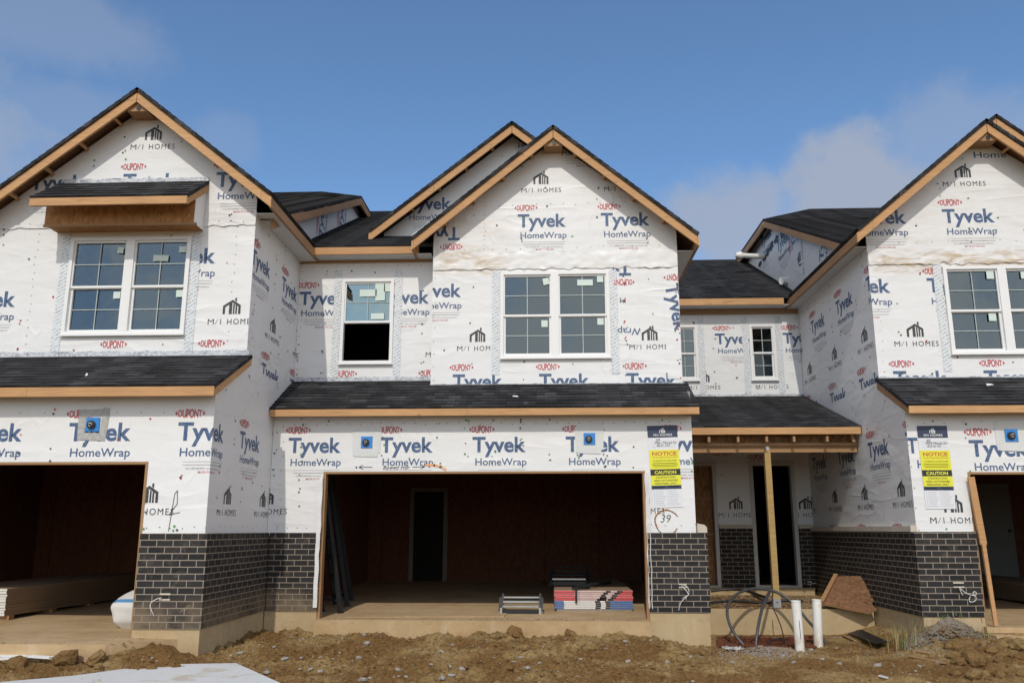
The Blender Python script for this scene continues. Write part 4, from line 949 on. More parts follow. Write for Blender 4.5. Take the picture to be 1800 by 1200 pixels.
# loose strip of wrap along the left jamb, torn edge at the head
mb = MB(); pj = [(j0+.01+.02*noise.noise((i*.5, 1, 1)), YC-.068-.02*abs(noise.noise((i*.4, 3, 2))), .80-i*.105) for i in range(19)]
for p, q in zip(pj[:-1], pj[1:]): mb.poly([p, q, (q[0]-.06, YC-.066, q[2]), (p[0]-.06*(1 if p is not pj[0] else .3), YC-.066, p[2])], 'wrap')
mb.build('loose_wrap', TM)
mb = MB(); pj = [(j1-.01-.012*noise.noise((i*.5, 7, 1)), YC-.02, .80-i*.105) for i in range(19)]
for p, q in zip(pj[:-1], pj[1:]): mb.poly([q, p, (p[0]+.05, YC-.056, p[2]), (q[0]+.05, YC-.056, q[2])], 'wrap')
mb.build('loose_wrap', TM)
device_box(TM, 645, 777, YC); device_box(TM, 1036, 771, YC)
mb = MB(); mb.box(LX, 2.1, 25.5, 25.6, -1.3, 5, 'dark'); mb.box(LX, RX, 25.6, 25.7, -1.3, 4.6, 'dark'); mb.build('rear_walls', TM)

# ------------------------------------------------------------------ right townhouse
TR = thing('townhouse', (7., 12.8, -1.4), 'unfinished townhouse at the right edge, tan stud beside its garage opening', 'house', 'row of unfinished wrapped townhouses')
jR = PY(1700, 830, YR).x; jx1 = jR+4.8
w = Wall((0, YR, 0), (1, 0, 0), [(RX, ZT-.05), (11, ZT-.05), (11, 1.72), (RX, 1.72)], [(jR, jx1, -2, .765)])
w.lattice(5.772, 1.21, cols=range(0, 4), parts='dths'); w.lattice(5.772, 1.21, rows=(1,), cols=range(0, 4)); w.cell(5.772-.689, 1.21-1.5, 1., 'ml'); w.shapes('blue', word('T', .15, .21, .028), 4.93, 1.03, d=.004); w.shapes('blue', word('H', .10, .11, .008), 5.05, .82, d=.004)
w.staples(RX, 1.45, 8, 1.45, .25, 22, ('cap_green', 'cap_dark')); w.staples(RX+.02, .0, RX+.02, 1.4, .25, 23); w.caps(44, ('cap_green', 'cap_dark'), 19, zhi=1.5); w.build('garage_wrap', TR)
w = Wall((RX, 0, 0), (0, -1, 0), [(-17.0, -.05), (-YR, -.05), (-YR, 1.72), (-YRu+.02, 2.16), (-17.0, 2.16)], mat='wrap_side')
w.lattice(-16.45, 1.32, per=1.44, sc=1.03, cols=range(-1, 4), parts='dths'); w.lattice(-16.45+.72, -.08, per=1.44, sc=1.03, cols=range(-2, 4)); w.staples(-14, 1.58, -12.1, 1.62, .08, 24, ('cap_red', 'cap_dark', 'grey')); w.staples(-13.3, 1.3, -12.6, 2.0, .09, 25, ('cap_red', 'cap_dark')); w.caps(30, ('cap_dark', 'cap_red'), 20, zlo=1.3); w.build('side_wrap', TR)
YRu = 12.89
w = Wall((RX+.003, 0, 0), (0, -1, 0), [(-17.0, 2.16), (-YRu, 2.16), (-YRu, 4.30), (-17.0, 4.30)], mat='wrap_side')
w.lattice(-15.94, 3.83, per=1.45, sc=1.03, cols=range(-2, 4), parts='dths'); w.lattice(-15.94+.78, 2.34, per=1.45, sc=1.03, cols=range(-2, 4)); w.staples(-16.4, 4.2, -12.9, 4.2, .2, 26); w.staples(-12.98, 2.2, -12.98, 4.2, .1, 27, ('cap_dark', 'grey')); w.caps(55, ('cap_dark', 'cap_dark', 'cap_red'), 21); w.build('upper_side_wrap', TR)
w = Wall((0, YRu, 0), (1, 0, 0), [(RX+.003, 1.9), (9., 1.9), (9., 4.55), (6.83, 6.10), (RX+.003, 4.58)], [(6.12, 7.8, 2.6, 3.94)], mat='wrap_right')
w.lattice(6.158, 4.889, per=1.35, cols=range(-2, 3)); w.lattice(4.46, 3.775, per=1.35, rows=(0,), cols=range(0, 4), parts='dths'); w.lattice(5.17, 2.33, per=1.33, cols=range(0, 4))
w.shapes('blue', word('Home', .5, .1, .008), 6.75, 5.73); w.staples(RX, 4.35, 8, 4.36, .24, 28, ('cap_green', 'cap_dark')); w.staples(RX+.1, 2.3, RX+.1, 3.9, .15, 29, ('cap_red', 'grey')); w.caps(40, ('cap_red', 'cap_dark'), 22, zhi=4.0); w.caps(40, ('cap_green', 'cap_dark'), 23, zlo=4.0); w.build('gable_wrap', TR)
strip(TR, RX+.004, 8., YRu, 3.99, .24, 'wrap_right', 31, 'wrap_seam', .028, .05, 7)
strip(TR, RX+.0, 8., YRu, 2.15, .08, 'flash', 32)
window(TR, 6.058, 7.81, 2.57, 3.945, YRu, 2, stick=[(0, False, .87, .86, .055, .06, 0), (1, False, .45, .85, .11, .055, 0), (0, True, .83, .84, .055, .06, 0)], tapes=(True, True))
mb = MB(); mb.box(RX+.1, 8.9, YRu+.10, YRu+3., 2.0, 4.2, 'dark', 'f'); mb.build('upper_room', TR)
gable(TR, 6.827, 6.225, 2.13, .83, YRu, .30, 19., (RX, 8.7), splits=((-1, .88),))
YR2 = 14.3; a2 = PY(1748, 203, 14.0)
w = Wall((0, YR2, 0), (1, 0, 0), [(5.2, 4.5), (10.4, 4.5), (10.4, 4.8), (a2.x, a2.z-.12), (5.2, 4.8)], mat='wrap_right'); w.build('rear_gable_wrap', TR)
gable(TR, a2.x, a2.z, 2.6, .83, YR2, .30, 19., (5.2, 10.4), soff=(False, False), vent=False, lookouts=True)
yre = 11.82; xe = PY(1599, 726, yre).x; zre = PY(1700, 725, yre).z
shingles(TR, (xe-.01, yre, zre+.118), (11, yre, zre+.118), (11, YRu, zre+.118+.516*(YRu-yre)), (xe-.01, YRu, zre+.118+.516*(YRu-yre)), 'garage_roof')
mb = MB(); mb.box(xe, 11, yre+.005, yre+.043, zre, zre+.10, 'fir'); mb.build('fascia_board', TR)
mb = MB(); mb.prism([(xe, yre+.045, zre), (xe, yre+.045, zre+.10), (xe, YRu, zre+.64), (xe, YRu, zre+.50)], (.036, 0, 0), 'fir2'); mb.build('rake_board', TR)
clipped(TR, RX, -1, 18.05, 6.67, 19.9, 7.60, 6.4, .455, 13.3, None, 13.)
w = Wall((RX+.001, 0, 0), (0, -1, 0), [(-22.3, 4.2), (-13.2, 4.2), (-13.2, 4.42), (-18.05, 6.61), (-21.7, 6.61)], mat='wrap_side')
for (px, py, r, p) in ((1338, 424, 0, 'th'), (1366, 432, 0, 'ths'), ): 
    c = PX(px, py, RX); w.cell(-c.y, c.z+.1, 1.15, p)
c = PX(1392, 440, RX); w.cell(-c.y, c.z, 1.15, 'dth', rot=1.57); c = PX(1426, 475, RX); w.cell(-c.y, c.z, 1.1, 'ml', rot=1.57); c = PX(1440, 460, RX); w.cell(-c.y, c.z, 1.1, 'th', rot=1.3)
def blob(px, py, r): 
    c = PX(px, py, RX); rr = random.Random(px)
    w.shapes('pblack', [(np.array([(math.cos(t)*r*2.2*rr.uniform(.6, 1.1), math.sin(t)*r*rr.uniform(.6, 1.1)) for t in (j*math.pi/6 for j in range(12))]), [tuple(range(12))])], -c.y, c.z, d=.006)
for q in ((1376, 411, .12), (1365, 421, .10), (1356, 433, .10), (1350, 443, .09), (1344, 453, .09), (1336, 464, .08)): blob(*q)
w.caps(26, ('cap_dark',), 25); w.build('party_wall_wrap', TR)
c = PX(1344, 451, RX); mb = MB(); mb.tube([(c.x-.01, c.y, c.z), (c.x-.55, c.y-.1, c.z)], .06, 'pvc', 12); mb.tube([(c.x-.55, c.y-.1, c.z), (c.x-.60, c.y-.11, c.z), (c.x-.68, c.y-.12, c.z+.01)], [.09, .09, .05], 'pvc', 12); mb.build('vent_pipe', TR)
c = PX(1383, 494, RX); mb = MB(); mb.tube([(c.x-.01, c.y, c.z), (c.x-.12, c.y-.05, c.z)], .09, 'wrap', 8); mb.build('vent_cover', TR)
mb = MB(); zq = -.02; mb.box(jR-.9+.0, jR-.0, YR-.05, YR+.1, ZB+.03, ZT+.02, 'brick') if False else None
mb.box(RX-.05, jR, YR-.05, YR+.1, -1.1247, ZT+.0156, 'brick'); mb.box(RX-.0499, RX+.05, YR+.1, YP+.3, -1.1247, ZT+.0156, 'brick', 'f'); mb.build('brick_base', TR)
mb = MB(); mb.box(RX-.075, RX-.001, YR+.03, YP+.3, -.030, .045, 'stone'); mb.box(RX-.085, RX-.0, YR-.02, YR+.029, -.034, .05, 'stone'); mb.build('stone_cap', TR)
mb = MB(); mb.box(RX-.035, jR, YR-.035, YR+.1, -2, -1.125, 'found'); mb.box(RX-.034, RX+.05, YR+.1, YP+.3, -2, -1.125, 'found', 'f'); mb.build('foundation', TR)
mb = MB(); mb.poly([(jR-.03, YR-.12, -1.245), (11, YR-.12, -1.245), (11, 19, -1.13), (RX+.06, 19, -1.13), (RX+.06, YR+.1, -1.245), (jR, YR+.1, -1.245)], 'slab'); mb.box(jR-.03, 11, YR-.12, YR-.036, -1.32, -1.246, 'slab', 't'); mb.box(jR-.03, 11, YR-.35, YR-.1, -2, -1.33, 'slab'); mb.build('garage_slab', TR)
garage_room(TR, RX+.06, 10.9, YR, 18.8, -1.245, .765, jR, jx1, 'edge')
p0 = PY(1703, 838, YR-.06); p1 = PY(1742, 1099, YR-.10)
mb = MB(); mb.beam((jR+.005, YR-.075, p0.z), (jR+.07, YR-.075, -.2), .085, .038, 'fir', up=(0, 1, 0)); mb.beam((jR+.068, YR-.080, -.17), (jR+.10, YR-.095, p1.z), .05, .038, 'fir', up=(0, 1, 0)); mb.build('jamb_stud', TR)
a = PY(1712, 1012, 18.8); b = PY(1790, 1012, 18.8); t = PY(1750, 850, 18.8).z
mb = MB(); mb.box(a.x, b.x, 18.75, 18.79, -.98, t, 'door'); dr = mb.build('door', TR); mb = MB(); mb.tube([(b.x-.1, 18.70, -.03), (b.x-.1, 18.75, -.03)], .03, 'blackp'); mb.build('handle', dr)
device_box(TR, 1777, 765, YR)
mb = MB(); mb.box(RX+.1, 13, 25, 25.1, -1.3, 5.5, 'dark'); mb.build('rear_walls', TR)
# outlet notches in the brick with loose white cable
def notch(parent, px, py, Y, w_, h_, paths):
    c = PY(px, py, Y); mb = MB(); mb.box(c.x-w_, c.x+w_, Y-.004, Y-.001, c.z-h_, c.z+h_, 'dark', 'k'); mb.box(c.x-w_-.02, c.x+w_+.02, Y-.006, Y-.002, c.z+h_, c.z+h_+.02, 'stone', 'k'); mb.box(c.x-w_-.02, c.x+w_+.02, Y-.006, Y-.002, c.z-h_-.018, c.z-h_, 'stone', 'k')
    o = mb.build('wall_outlet', parent)
    mb = MB()
    for path in paths:
        P = [PY(x, y, Y-.02-.05*math.sin(math.pi*i/(len(path)-1))) for i, (x, y) in enumerate(path)]
        Q = []
        for i in range(len(P)-1):
            for k in range(4):
                q0, q1, q2, q3 = P[max(i-1, 0)], P[i], P[i+1], P[min(i+2, len(P)-1)]; t = k/4
                Q.append(.5*((2*q1)+(q2-q0)*t+(2*q0-5*q1+4*q2-q3)*t*t+(3*q1-q0-3*q2+q3)*t**3))
        mb.tube(Q+[P[-1]], .005, 'wire', 6)
    mb.build('cable', o)
notch(TL, 290, 1048.5, YL-.05, .045, .022, [[(284, 1050), (276, 1052), (266, 1058), (264, 1066), (268, 1076), (271, 1082)]])
notch(TM, 1200, 1029, YC-.05, .035, .012, [[(1202, 1028), (1209, 1032), (1211, 1042), (1205, 1050), (1197, 1058), (1193, 1072)], [(1198, 1029), (1206, 1037), (1210, 1045), (1203, 1049), (1199, 1052)]])
notch(TR, 1685, 1027.5, YR-.05, .05, .018, [[(1686, 1031), (1690, 1042), (1692, 1045), (1687, 1033), (1697, 1041), (1711, 1046), (1717, 1043), (1713, 1039), (1710, 1043), (1716, 1050), (1713, 1056), (1705, 1057), (1704, 1051), (1706, 1048)]])
notch(TM, 1423, 1024, YP-.06, .02, .012, [[(1425, 1024), (1436, 1024), (1446, 1018), (1450, 1008), (1456, 1005)]])
# ------------------------------------------------------------------ notice posters
def poster(px, Y, name_rows, lab):
    C = [PY(x, y, Y) for x, y in px]; yv = Y-.009
    def P(s, t, d=0.): # s 0..1 left-right, t 0..1 top-down
        a = C[0].lerp(C[1], s); b = C[3].lerp(C[2], s); q = a.lerp(b, t); return (q.x, yv-d, q.z)
    wd = (C[1]-C[0]).length; ht = (C[3]-C[0]).length
    mb = MB(); mb.prism([P(0, 0), P(1, 0), P(1, 1), P(0, 1)], (0, .003, 0), 'sheet')
    def R(s0, s1, t0, t1, m, d=.0015): mb.poly([P(s0, t0, d), P(s0, t1, d), P(s1, t1, d), P(s1, t0, d)], m)
    def T(body, s0, s1, t0, t1, m, off=0., sp=1., sh=0., d=.0028):
        for v, f in word(body, 1., 1., off, sp, sh):
            pts = [P(s0+(s1-s0)*a, t1-(t1-t0)*b, d) for a, b in v]
            mb.raw(pts, f, m)
    R(0, 1, 0, .148, 'navy')
    for v, f in logo2d(.19, .40, 0):
        mb.raw([P(a, .092-(b*.36), .0028) for a, b in v], [q for q in f], 'pwhite')
    T('M/I HOMES', .20, .82, .102, .130, 'pwhite', .01, 1.1)
    for t in (.195, .228, .262): R(.10, .92, t, t+.002, 'grey')
    T(name_rows[0], .26, .40, .165, .192, 'pblack', 0, 1, .2); T(name_rows[1], .22, .97, .200, .226, 'pblack', 0, .95, .2); T(name_rows[2], .28, .72, .236, .258, 'pblack', 0, 1., .2)
    R(0, 1, .300, .538, 'yellow'); T('NOTICE', .10, .92, .322, .368, 'porange', .035); T('TO ALL SUBCONTRACTORS', .10, .92, .385, .398, 'porange', .02)
    T('NO SMOKING OR OPEN FLAME', .12, .90, .428, .440, 'pblack', .02)
    for t, a in ((.462, .82), (.482, .86), (.502, .78)): R(.5-a/2, .5+a/2, t, t+.006, 'pblack')
    R(0, 1, .538, .612, 'pblack'); T('CAUTION', .14, .86, .556, .594, 'yellow', .03)
    R(0, 1, .612, .735, 'yellow'); T('CONSTRUCTION', .17, .82, .626, .647, 'pblack', .015, 1.05); T('AREA AUTHORIZED', .10, .90, .664, .685, 'pblack', .015, 1.05); T('PERSONNEL ONLY', .13, .86, .701, .722, 'pblack', .015, 1.05)
    R(0, 1, .735, .780, 'navy'); R(.05, .45, .748, .754, 'pwhite'); R(.08, .42, .762, .766, 'pwhite'); R(.56, .93, .745, .751, 'pwhite'); R(.60, .90, .760, .764, 'pwhite')
    rr = random.Random(4)
    for i in range(9):
        for s in (.06, .52): R(s+.05, s+.05+rr.uniform(.25, .37), .800+i*.021, .8035+i*.021, 'grey'); R(s, s+.02, .799+i*.021, .8045+i*.021, 'bluet')
    o = mb.build('notice_sign', None, loc=(C[3].lerp(C[2], .5).x, Y, C[3].z))
    tag(o, lab, 'notice sign', 'notice posters on the garage fronts')
poster([(1137, 748.5), (1189.5, 747), (1200.5, 890.5), (1148, 892)], YC, ('39', '7961 Monet Dr', 'BLD-155'), 'notice poster for lot 39, hung above the circled number on the middle garage front')
poster([(1610.8, 748.3), (1663.5, 748), (1680, 894), (1627.5, 894)], YR, ('40', '7959 Monet Dr', 'BLD-26-156'), 'notice poster for lot 40, hung left of the right garage opening')

# ------------------------------------------------------------------ drywall stacks
def ordinal(i, n): return ['top', 'second from the top', 'third from the top', 'fourth from the top', 'fifth from the top', 'sixth from the top', 'seventh from the top', 'eighth from the top', 'ninth from the top', 'tenth from the top'][i] if i < n-1 else 'bottom'
def stack(corner, wx, ly, n, th, z0, mats, where, ang=0., endz=True):
    ca, sa = math.cos(ang), math.sin(ang); rr = random.Random(n)
    for i in range(n):
        z = z0+(n-1-i)*th; dx, dy = rr.uniform(-.008, .008), rr.uniform(-.012, .012)
        def Q(u, v, zz): u += dx; v += dy; return (corner[0]+u*ca-v*sa, corner[1]+u*sa+v*ca, zz)
        mb = MB(); t = th-.004
        a = [Q(0, 0, z), Q(wx, 0, z), Q(wx, ly, z), Q(0, ly, z)]; b = [(p[0], p[1], z+t) for p in a]
        mb.raw(a+b, [(3, 2, 1, 0), (4, 5, 6, 7), (1, 2, 6, 5), (2, 3, 7, 6), (3, 0, 4, 7)], 'paper'); mb.raw(a+b, [(0, 1, 5, 4)], 'gyp')
        lab = None
        tm = mats[i] if mats else None
        loc = (a[0][0]+wx/2*ca, a[0][1]+.1, z)
        o = mb.build('drywall_sheet', None, loc=loc)
        if tm:
            tb = MB()
            segs = [(0, .26, tm), (.26, .66, 'pinkt'), (.66-.03*i, .72-.03*i, 'pblack'), (.72-.03*i, .80-.03*i, 'pinkt'), (.80-.03*i, .87-.03*i, 'pblack'), (.87-.03*i, 1, tm)] if tm == 'redt' else [(0, .12, tm), (.12, .52, 'gyp'), (.52, .59, 'pblack'), (.59, .65, 'gyp'), (.65, .71, 'pblack'), (.71, 1, tm)]
            for s0, s1, m in segs:
                if s1 <= s0: continue
                p, q = Q(wx*s0, -.004, z+.002), Q(wx*s1, -.004, z+.002)
                tb.poly([p, q, (q[0], q[1], z+t-.002), (p[0], p[1], z+t-.002)], m)
            tp = tb.build('end_tape', o)
        tag(o, ('%s drywall sheet, %s, in the stack %s' % (ordinal(i, n), 'red end tape' if tm == 'redt' else 'blue end tape' if tm else 'brown paper edge', where)), 'drywall', 'drywall sheets stacked '+where)
    return ca, sa
zf = -1.243
c = PZ(974, 1075.5, zf)
for i, y in enumerate((.03, 1.6, 3.2)):
    mb = MB(); mb.box(c.x+.04, c.x+1.20, c.y+y, c.y+y+.09, zf+.001, zf+.05, 'gyp')
    tag(mb.build('spacer_strip', None, loc=(c.x+.6, c.y+y, zf)), ['pale spacer strip under the front edge of the middle drywall stack', 'pale spacer strip under the middle of the middle drywall stack', 'pale spacer strip under the back end of the middle drywall stack'][i], 'spacer', 'spacers under the middle drywall stack')
stack((c.x+.01, c.y), 1.2, 3.6, 9, .0305, zf+.052, ['redt']*5+['bluet']*4, 'in the middle garage')
ztop = zf+.052+9*.0305
cl = PZ(9, 1093, -1.235)
stack((cl.x-1.2, cl.y), 1.2, 4.2, 10, .036, -1.225+.075, None, 'in the left garage', ang=-.035)
for i, y in enumerate((.02, 1.0, 2.0, 3.1)):
    mb = MB(); mb.box(cl.x-1.1+.035*y, cl.x+.03+.035*y, cl.y+y, cl.y+y+.12, -1.236+y*.012, -1.152, 'fir2')
    tag(mb.build('spacer_block', None, loc=(cl.x, cl.y+y, -1.236)), '%s wood block lifting the drywall stack in the left garage, counted from the opening' % ('first', 'second', 'third', 'fourth')[i], 'spacer', 'wood blocks under the left drywall stack')
cr = PZ(1745, 1056, -1.20)
stack((cr.x+.25, cr.y-1.6), 1.2, 4., 8, .034, -1.225+.07, None, 'in the right garage', ang=.06)

# ------------------------------------------------------------------ ladders, benches, pole
ladder_lab = ['splashed dark ladder nearest the opening, leaning inside the middle garage', 'middle one of three dark ladders leaning inside the middle garage', 'dark ladder farthest inside the middle garage, leaning on its left wall']
ladders = []
t = thing('ladder', (0, 0, 0), ladder_lab[0], 'ladder', 'ladders leaning in the middle garage'); t['_w'] = (0, 0, 0)
Hh = 2.15; W2 = .20
def rail(sx):
    mb = MB(); mb.beam((0, sx, 0), (-.42, sx*.72, Hh), .07, .03, 'ladderp', up=(0, 1, 0)); return mb
for sx in (-W2, W2): rail(sx).build('rail', t)
for k in range(7):
    q = (k+.6)/7; mb = MB(); z = Hh*q; wd = W2*(1-.28*q); mb.box(-.42*q-.035, -.42*q+.035, -wd, wd, z-.012, z+.012, 'ladderp'); mb.build('rung', t)
for sx in (-W2, W2): mb = MB(); mb.box(-.045, .045, sx-.022, sx+.022, -.0, .03, 'blackp'); mb.build('foot', t)
for i, (px, py, rz) in enumerate(((582, 1076, 1.0), (600, 1066, .75), (614, 1057, .45))):
    p = PZ(px, py, -1.235); o = t if i == 0 else copy_tree(t)
    o.location = (p.x, p.y, p.z+H+.004); o.rotation_euler = (0, 0, rz); o['label'] = ladder_lab[i]
def bench(p, rz, dark, lab, sc=1., long=.55):
    t = thing('step_bench', p, lab, 'step bench', 'folded step benches in the middle garage'); t['_w'] = (0, 0, 0)
    m = 'ladderp' if dark else 'alu'
    for sx in (-.29, .29):
        mb = MB(); mb.prism([(sx-.015, 0, 0), (sx-.015, 0, .10), (sx-.015, long, .27), (sx-.015, long+.04, .20), (sx-.015, long+.02, 0)], (.03, 0, 0), m); mb.build('side_rail', t)
        mb = MB(); mb.beam((sx*1.10, .02, .03), (sx*1.12, long*.75, .20), .025, .05, m); mb.build('leg', t)
    for k in range(3 if not dark else 4):
        y = .03+k*long/3.2; z = .105+k*.17/3.2
        mb = MB(); mb.box(-.272, .272, y, y+.09, z, z+.022, 'alu' if (not dark or k == 0) else 'ladderp'); mb.build('tread', t)
    mb = MB(); mb.box(-.272, .272, .05, .08, .015, .075, 'blackp'); mb.build('cross_bar', t)
    t.rotation_euler = (0, 0, rz); t.scale = (sc, sc, sc); return t
bench(PZ(915, 1080, zf), .0, False, 'bright aluminium step bench lying folded on the slab left of the drywall')
p = PY(1000, 1022, c.y+.75); bench((c.x+.25, c.y+.85, ztop), -.05, True, 'dark step bench lying on top of the middle drywall stack', 1.0, .8)
a = Vector((c.x+.34, c.y-.03, ztop+.035)); b = Vector((c.x+.95, c.y+1.3, ztop+.04))
mb = MB(); mb.tube([a, a.lerp(b, .5)+Vector((0, 0, .01)), b], .026, 'ladderp', 10); mb.tube([a+Vector((-.05, .0, 0)), a+Vector((.22, .35, .0))], .024, 'ladderp', 8); mb.beam(a+Vector((0, 0, 0)), a+Vector((.0, -.01, -.22)), .03, .02, 'ladderp', up=(0, 1, 0))
tag(mb.build('bent_pole', None, loc=tuple(a)), 'dark scuffed pole lying across the drywall with one end hanging over its front', 'pole')
q = PZ(608, 1085.5, zf); q2 = PZ(886, 1084.5, zf)
mb = MB(); mb.prism([(q.x, q.y, zf+.002), (q2.x, q2.y+.02, zf+.002), (q2.x+.05, q.y+1.22, zf+.012), (q.x+.1, q.y+1.22, zf+.012)], (0, 0, .014), 'slab'); tag(mb.build('floor_sheet', None, loc=(q.x, q.y, zf)), 'thin muddy plywood sheet lying flat at the front of the middle garage floor', 'plywood sheet')

# ------------------------------------------------------------------ sack beside the left pier
p = PZ(221, 1106, -1.24); mb = MB(); vs = []; n, m = 28, 24
cx, cy = p.x+.10, p.y+.30
for j in range(m+1):
    v = j/m; z = -1.238+.46*v
    for i in range(n):
        a = 2*math.pi*i/n; co, si = math.cos(a), math.sin(a)
        e = .38; sx = math.copysign(abs(co)**e, co); sy = math.copysign(abs(si)**e, si)
        r = (1-.75*max(0, v-.55)/.45*max(0, v-.55)/.45)*(.80+.20*min(1, v*5))
        r2 = r*(1+.05*noise.noise((co*2, si*2, v*4)))
        vs.append((cx-.05+.20*sx*r2-.10*math.sin(v*2.3)*(.9), cy+.34*sy*r2, z+.012*noise.noise((co*3, si*3, v*6))))
fs = []; fb = []
for j in range(m):
    for i in range(n):
        f = (j*n+i, j*n+(i+1) % n, (j+1)*n+(i+1) % n, (j+1)*n+i); (fb if j in (17, 18) else fs).append(f)
mb.raw(vs, fs, 'bag', True); mb.raw(vs, fb, 'bagblue', True); mb.poly(vs[-n:], 'bag', True); mb.poly(vs[:n][::-1], 'bag')
tag(mb.build('cement_sack', None, loc=(cx, cy, -1.24)), 'white paper sack with a blue band slumped behind the left brick pier', 'sack')

# ------------------------------------------------------------------ pipes, conduits, crate, mat
for i, (xt, yt, xb, yb, lab) in enumerate(((1398.5, 1055, 1407, 1146, 'left white pipe of the pair standing in the ground before the porch'), (1435.5, 1053, 1438.5, 1139, 'right white pipe of the pair, standing nearer the leaning plywood'))):
    g = on_ground(xb, yb-2); t_ = PY(xt, yt, g.y)
    mb = MB(); mb.tube([g-Vector((0, 0, .2)), g.lerp(t_, .5), t_], .062, 'pvc', 20, cap=False); d = (t_-g).normalized()
    mb.tube([t_-d*.004, t_-d*.3], .055, 'pvc', 20, cap=False)
    mb.tube([t_-d*.012, t_+d*.001], .066, 'pvc', 20, cap=False)
    mb.raw([tuple(g.lerp(t_, q)+Vector((.004, -.0632, 0))+Vector((s*.004, 0, 0))) for q, s in ((.25, -1), (.25, 1), (.62, 1), (.62, -1))], [(0, 1, 2, 3)], 'pblack') if i == 0 else None
    tag(mb.build('drain_pipe', None, loc=tuple(g)), lab, 'pipe', 'white pipes before the porch')
def smooth(P, k=6):
    Q = []
    for i in range(len(P)-1):
        q0, q1, q2, q3 = P[max(i-1, 0)], P[i], P[i+1], P[min(i+2, len(P)-1)]
        for j in range(k):
            t = j/k; Q.append(.5*((2*q1)+(q2-q0)*t+(2*q0-5*q1+4*q2-q3)*t*t+(3*q1-q0-3*q2+q3)*t**3))
    return Q+[P[-1]]
def conduit(pts, r, lab, mat='cond'):
    P = [PY(x, y, Y) for x, y, Y in pts]
    mb = MB(); mb.tube(smooth(P), r, mat, 8); tag(mb.build('conduit', None, loc=tuple(P[0])), lab, 'conduit', 'loose dark conduits before the porch')
conduit([(1328, 1152, 12.6), (1300, 1125, 12.7), (1282, 1095, 12.85), (1279, 1067, 13.0), (1292, 1046, 13.2), (1317, 1035, 13.4), (1345, 1035, 13.5), (1371, 1043, 13.5), (1397, 1062, 13.4), (1420, 1090, 13.25), (1442, 1115, 13.0), (1457, 1139, 12.85)], .021, 'dark conduit bent in a wide arch over the front of the porch slab')
conduit([(1327, 1152, 12.6), (1332, 1105, 12.75), (1340, 1068, 13.0), (1349, 1046, 13.3), (1353, 1040, 13.5)], .022, 'short dark conduit rising from the gravel to the foot of the post')
conduit([(1250, 1058.5, 14.0), (1290, 1056, 14.1), (1330, 1058.5, 14.2), (1362, 1056, 14.2), (1392, 1055, 14.2), (1412, 1056, 14.2)], .02, 'dark conduit lying straight across the porch slab in front of the post', 'blackp')
conduit([(1250, 1038.5, 15.6), (1275, 1035.5, 15.6), (1302, 1036, 15.5), (1325, 1042, 15.2), (1345, 1049, 14.9)], .022, 'thin black conduit lying behind the arch near the door sill', 'blackp')
conduit([(1360, 1070, 13.6), (1368, 1088, 13.3), (1375, 1108, 13.1), (1381, 1138, 12.8)], .008, 'thin dark wire dropping from the post to the gravel', 'blackp')
conduit([(1350, 1160-22, 12.75), (1352, 1128, 12.8), (1360, 1124, 12.85), (1378, 1123, 12.9)], .012, 'small dark wire hook sticking out of the red mulch', 'blackp')
# ragged sheet of board leaning at the end of the porch
Aq, Bq, Cq, Dq = PY(1472, 1012, 14.35), PY(1530, 1012, 14.2), PY(1537, 1075, 13.55), PY(1447, 1060, 13.75)
mb = MB(); rr = random.Random(5); edge = []
for i in range(23):
    q = i/22; p = Bq.lerp(Cq, q); edge.append(p+Vector((rr.uniform(-.10, .06), 0, rr.uniform(-.01, .01))))
pl = [Dq, Aq]+edge
nn = (Bq-Aq).cross(Dq-Aq).normalized(); nn = nn if nn.y > 0 else -nn
cen = (Aq+Bq+Cq+Dq)/4
mb2 = MB()
for i in range(len(pl)):
    a_, b_ = pl[i], pl[(i+1) % len(pl)]
    mb2.poly([cen, a_, b_], 'osbw'); mb2.poly([cen+nn*.03, b_+nn*.03, a_+nn*.03], 'osbw'); mb2.poly([a_, a_+nn*.03, b_+nn*.03, b_], 'edge')
sd = thing('broken_panel', tuple(Dq), 'torn brown plywood panel with a ragged right edge, tipped against the porch side wall', 'plywood')
mb2.build('panel', sd); mb = MB(); mb.beam(Aq+Vector((-.02, -.0, .0)), Dq+Vector((-.02, 0, 0)), .06, .09, 'fir2', up=tuple(nn)); mb.build('edge_board', sd)
p = [on_ground(x, y) for x, y in ((1491, 1116), (1514, 1112), (1562, 1137), (1541, 1143))]
mb = MB(); ms = [q+Vector((0, 0, .035+.02*i % 2)) for i, q in enumerate(p)]; mb.prism(ms, (0, 0, -.012), 'blackp'); tag(mb.build('rubber_mat', None, loc=tuple(p[0])), 'black sheet lying on the dirt near the right house corner', 'mat')

# white board in the front corner, pale strips at the left edge
far = [(-60, 1204), (20, 1196), (130, 1186.5), (230, 1173), (300, 1166.5), (415, 1164.5)]
F_ = [PZ(x, y, -1.44) for x, y in far]; R_ = PZ(505, 1201, -1.47); d = (R_-F_[-1]); mb = MB(); K = 6
rows = [[f+d*(q/K*1.6)+Vector((0, 0, -.03*q/K)) for f in F_] for q in range(K+1)]
vs = [v for r in rows for v in r]; w_ = len(F_); fs = [(j*w_+i, (j+1)*w_+i, (j+1)*w_+i+1, j*w_+i+1) for j in range(K) for i in range(w_-1)]
mb.raw(vs, fs, 'wboard', True); mb.raw([v-Vector((0, 0, .012)) for v in vs], [f[::-1] for f in fs], 'wboard', True)
for i in range(w_-1): mb.poly([F_[i], F_[i+1], F_[i+1]-Vector((0, 0, .012)), F_[i]-Vector((0, 0, .012))], 'wboard')
rs = [r[-1] for r in rows]
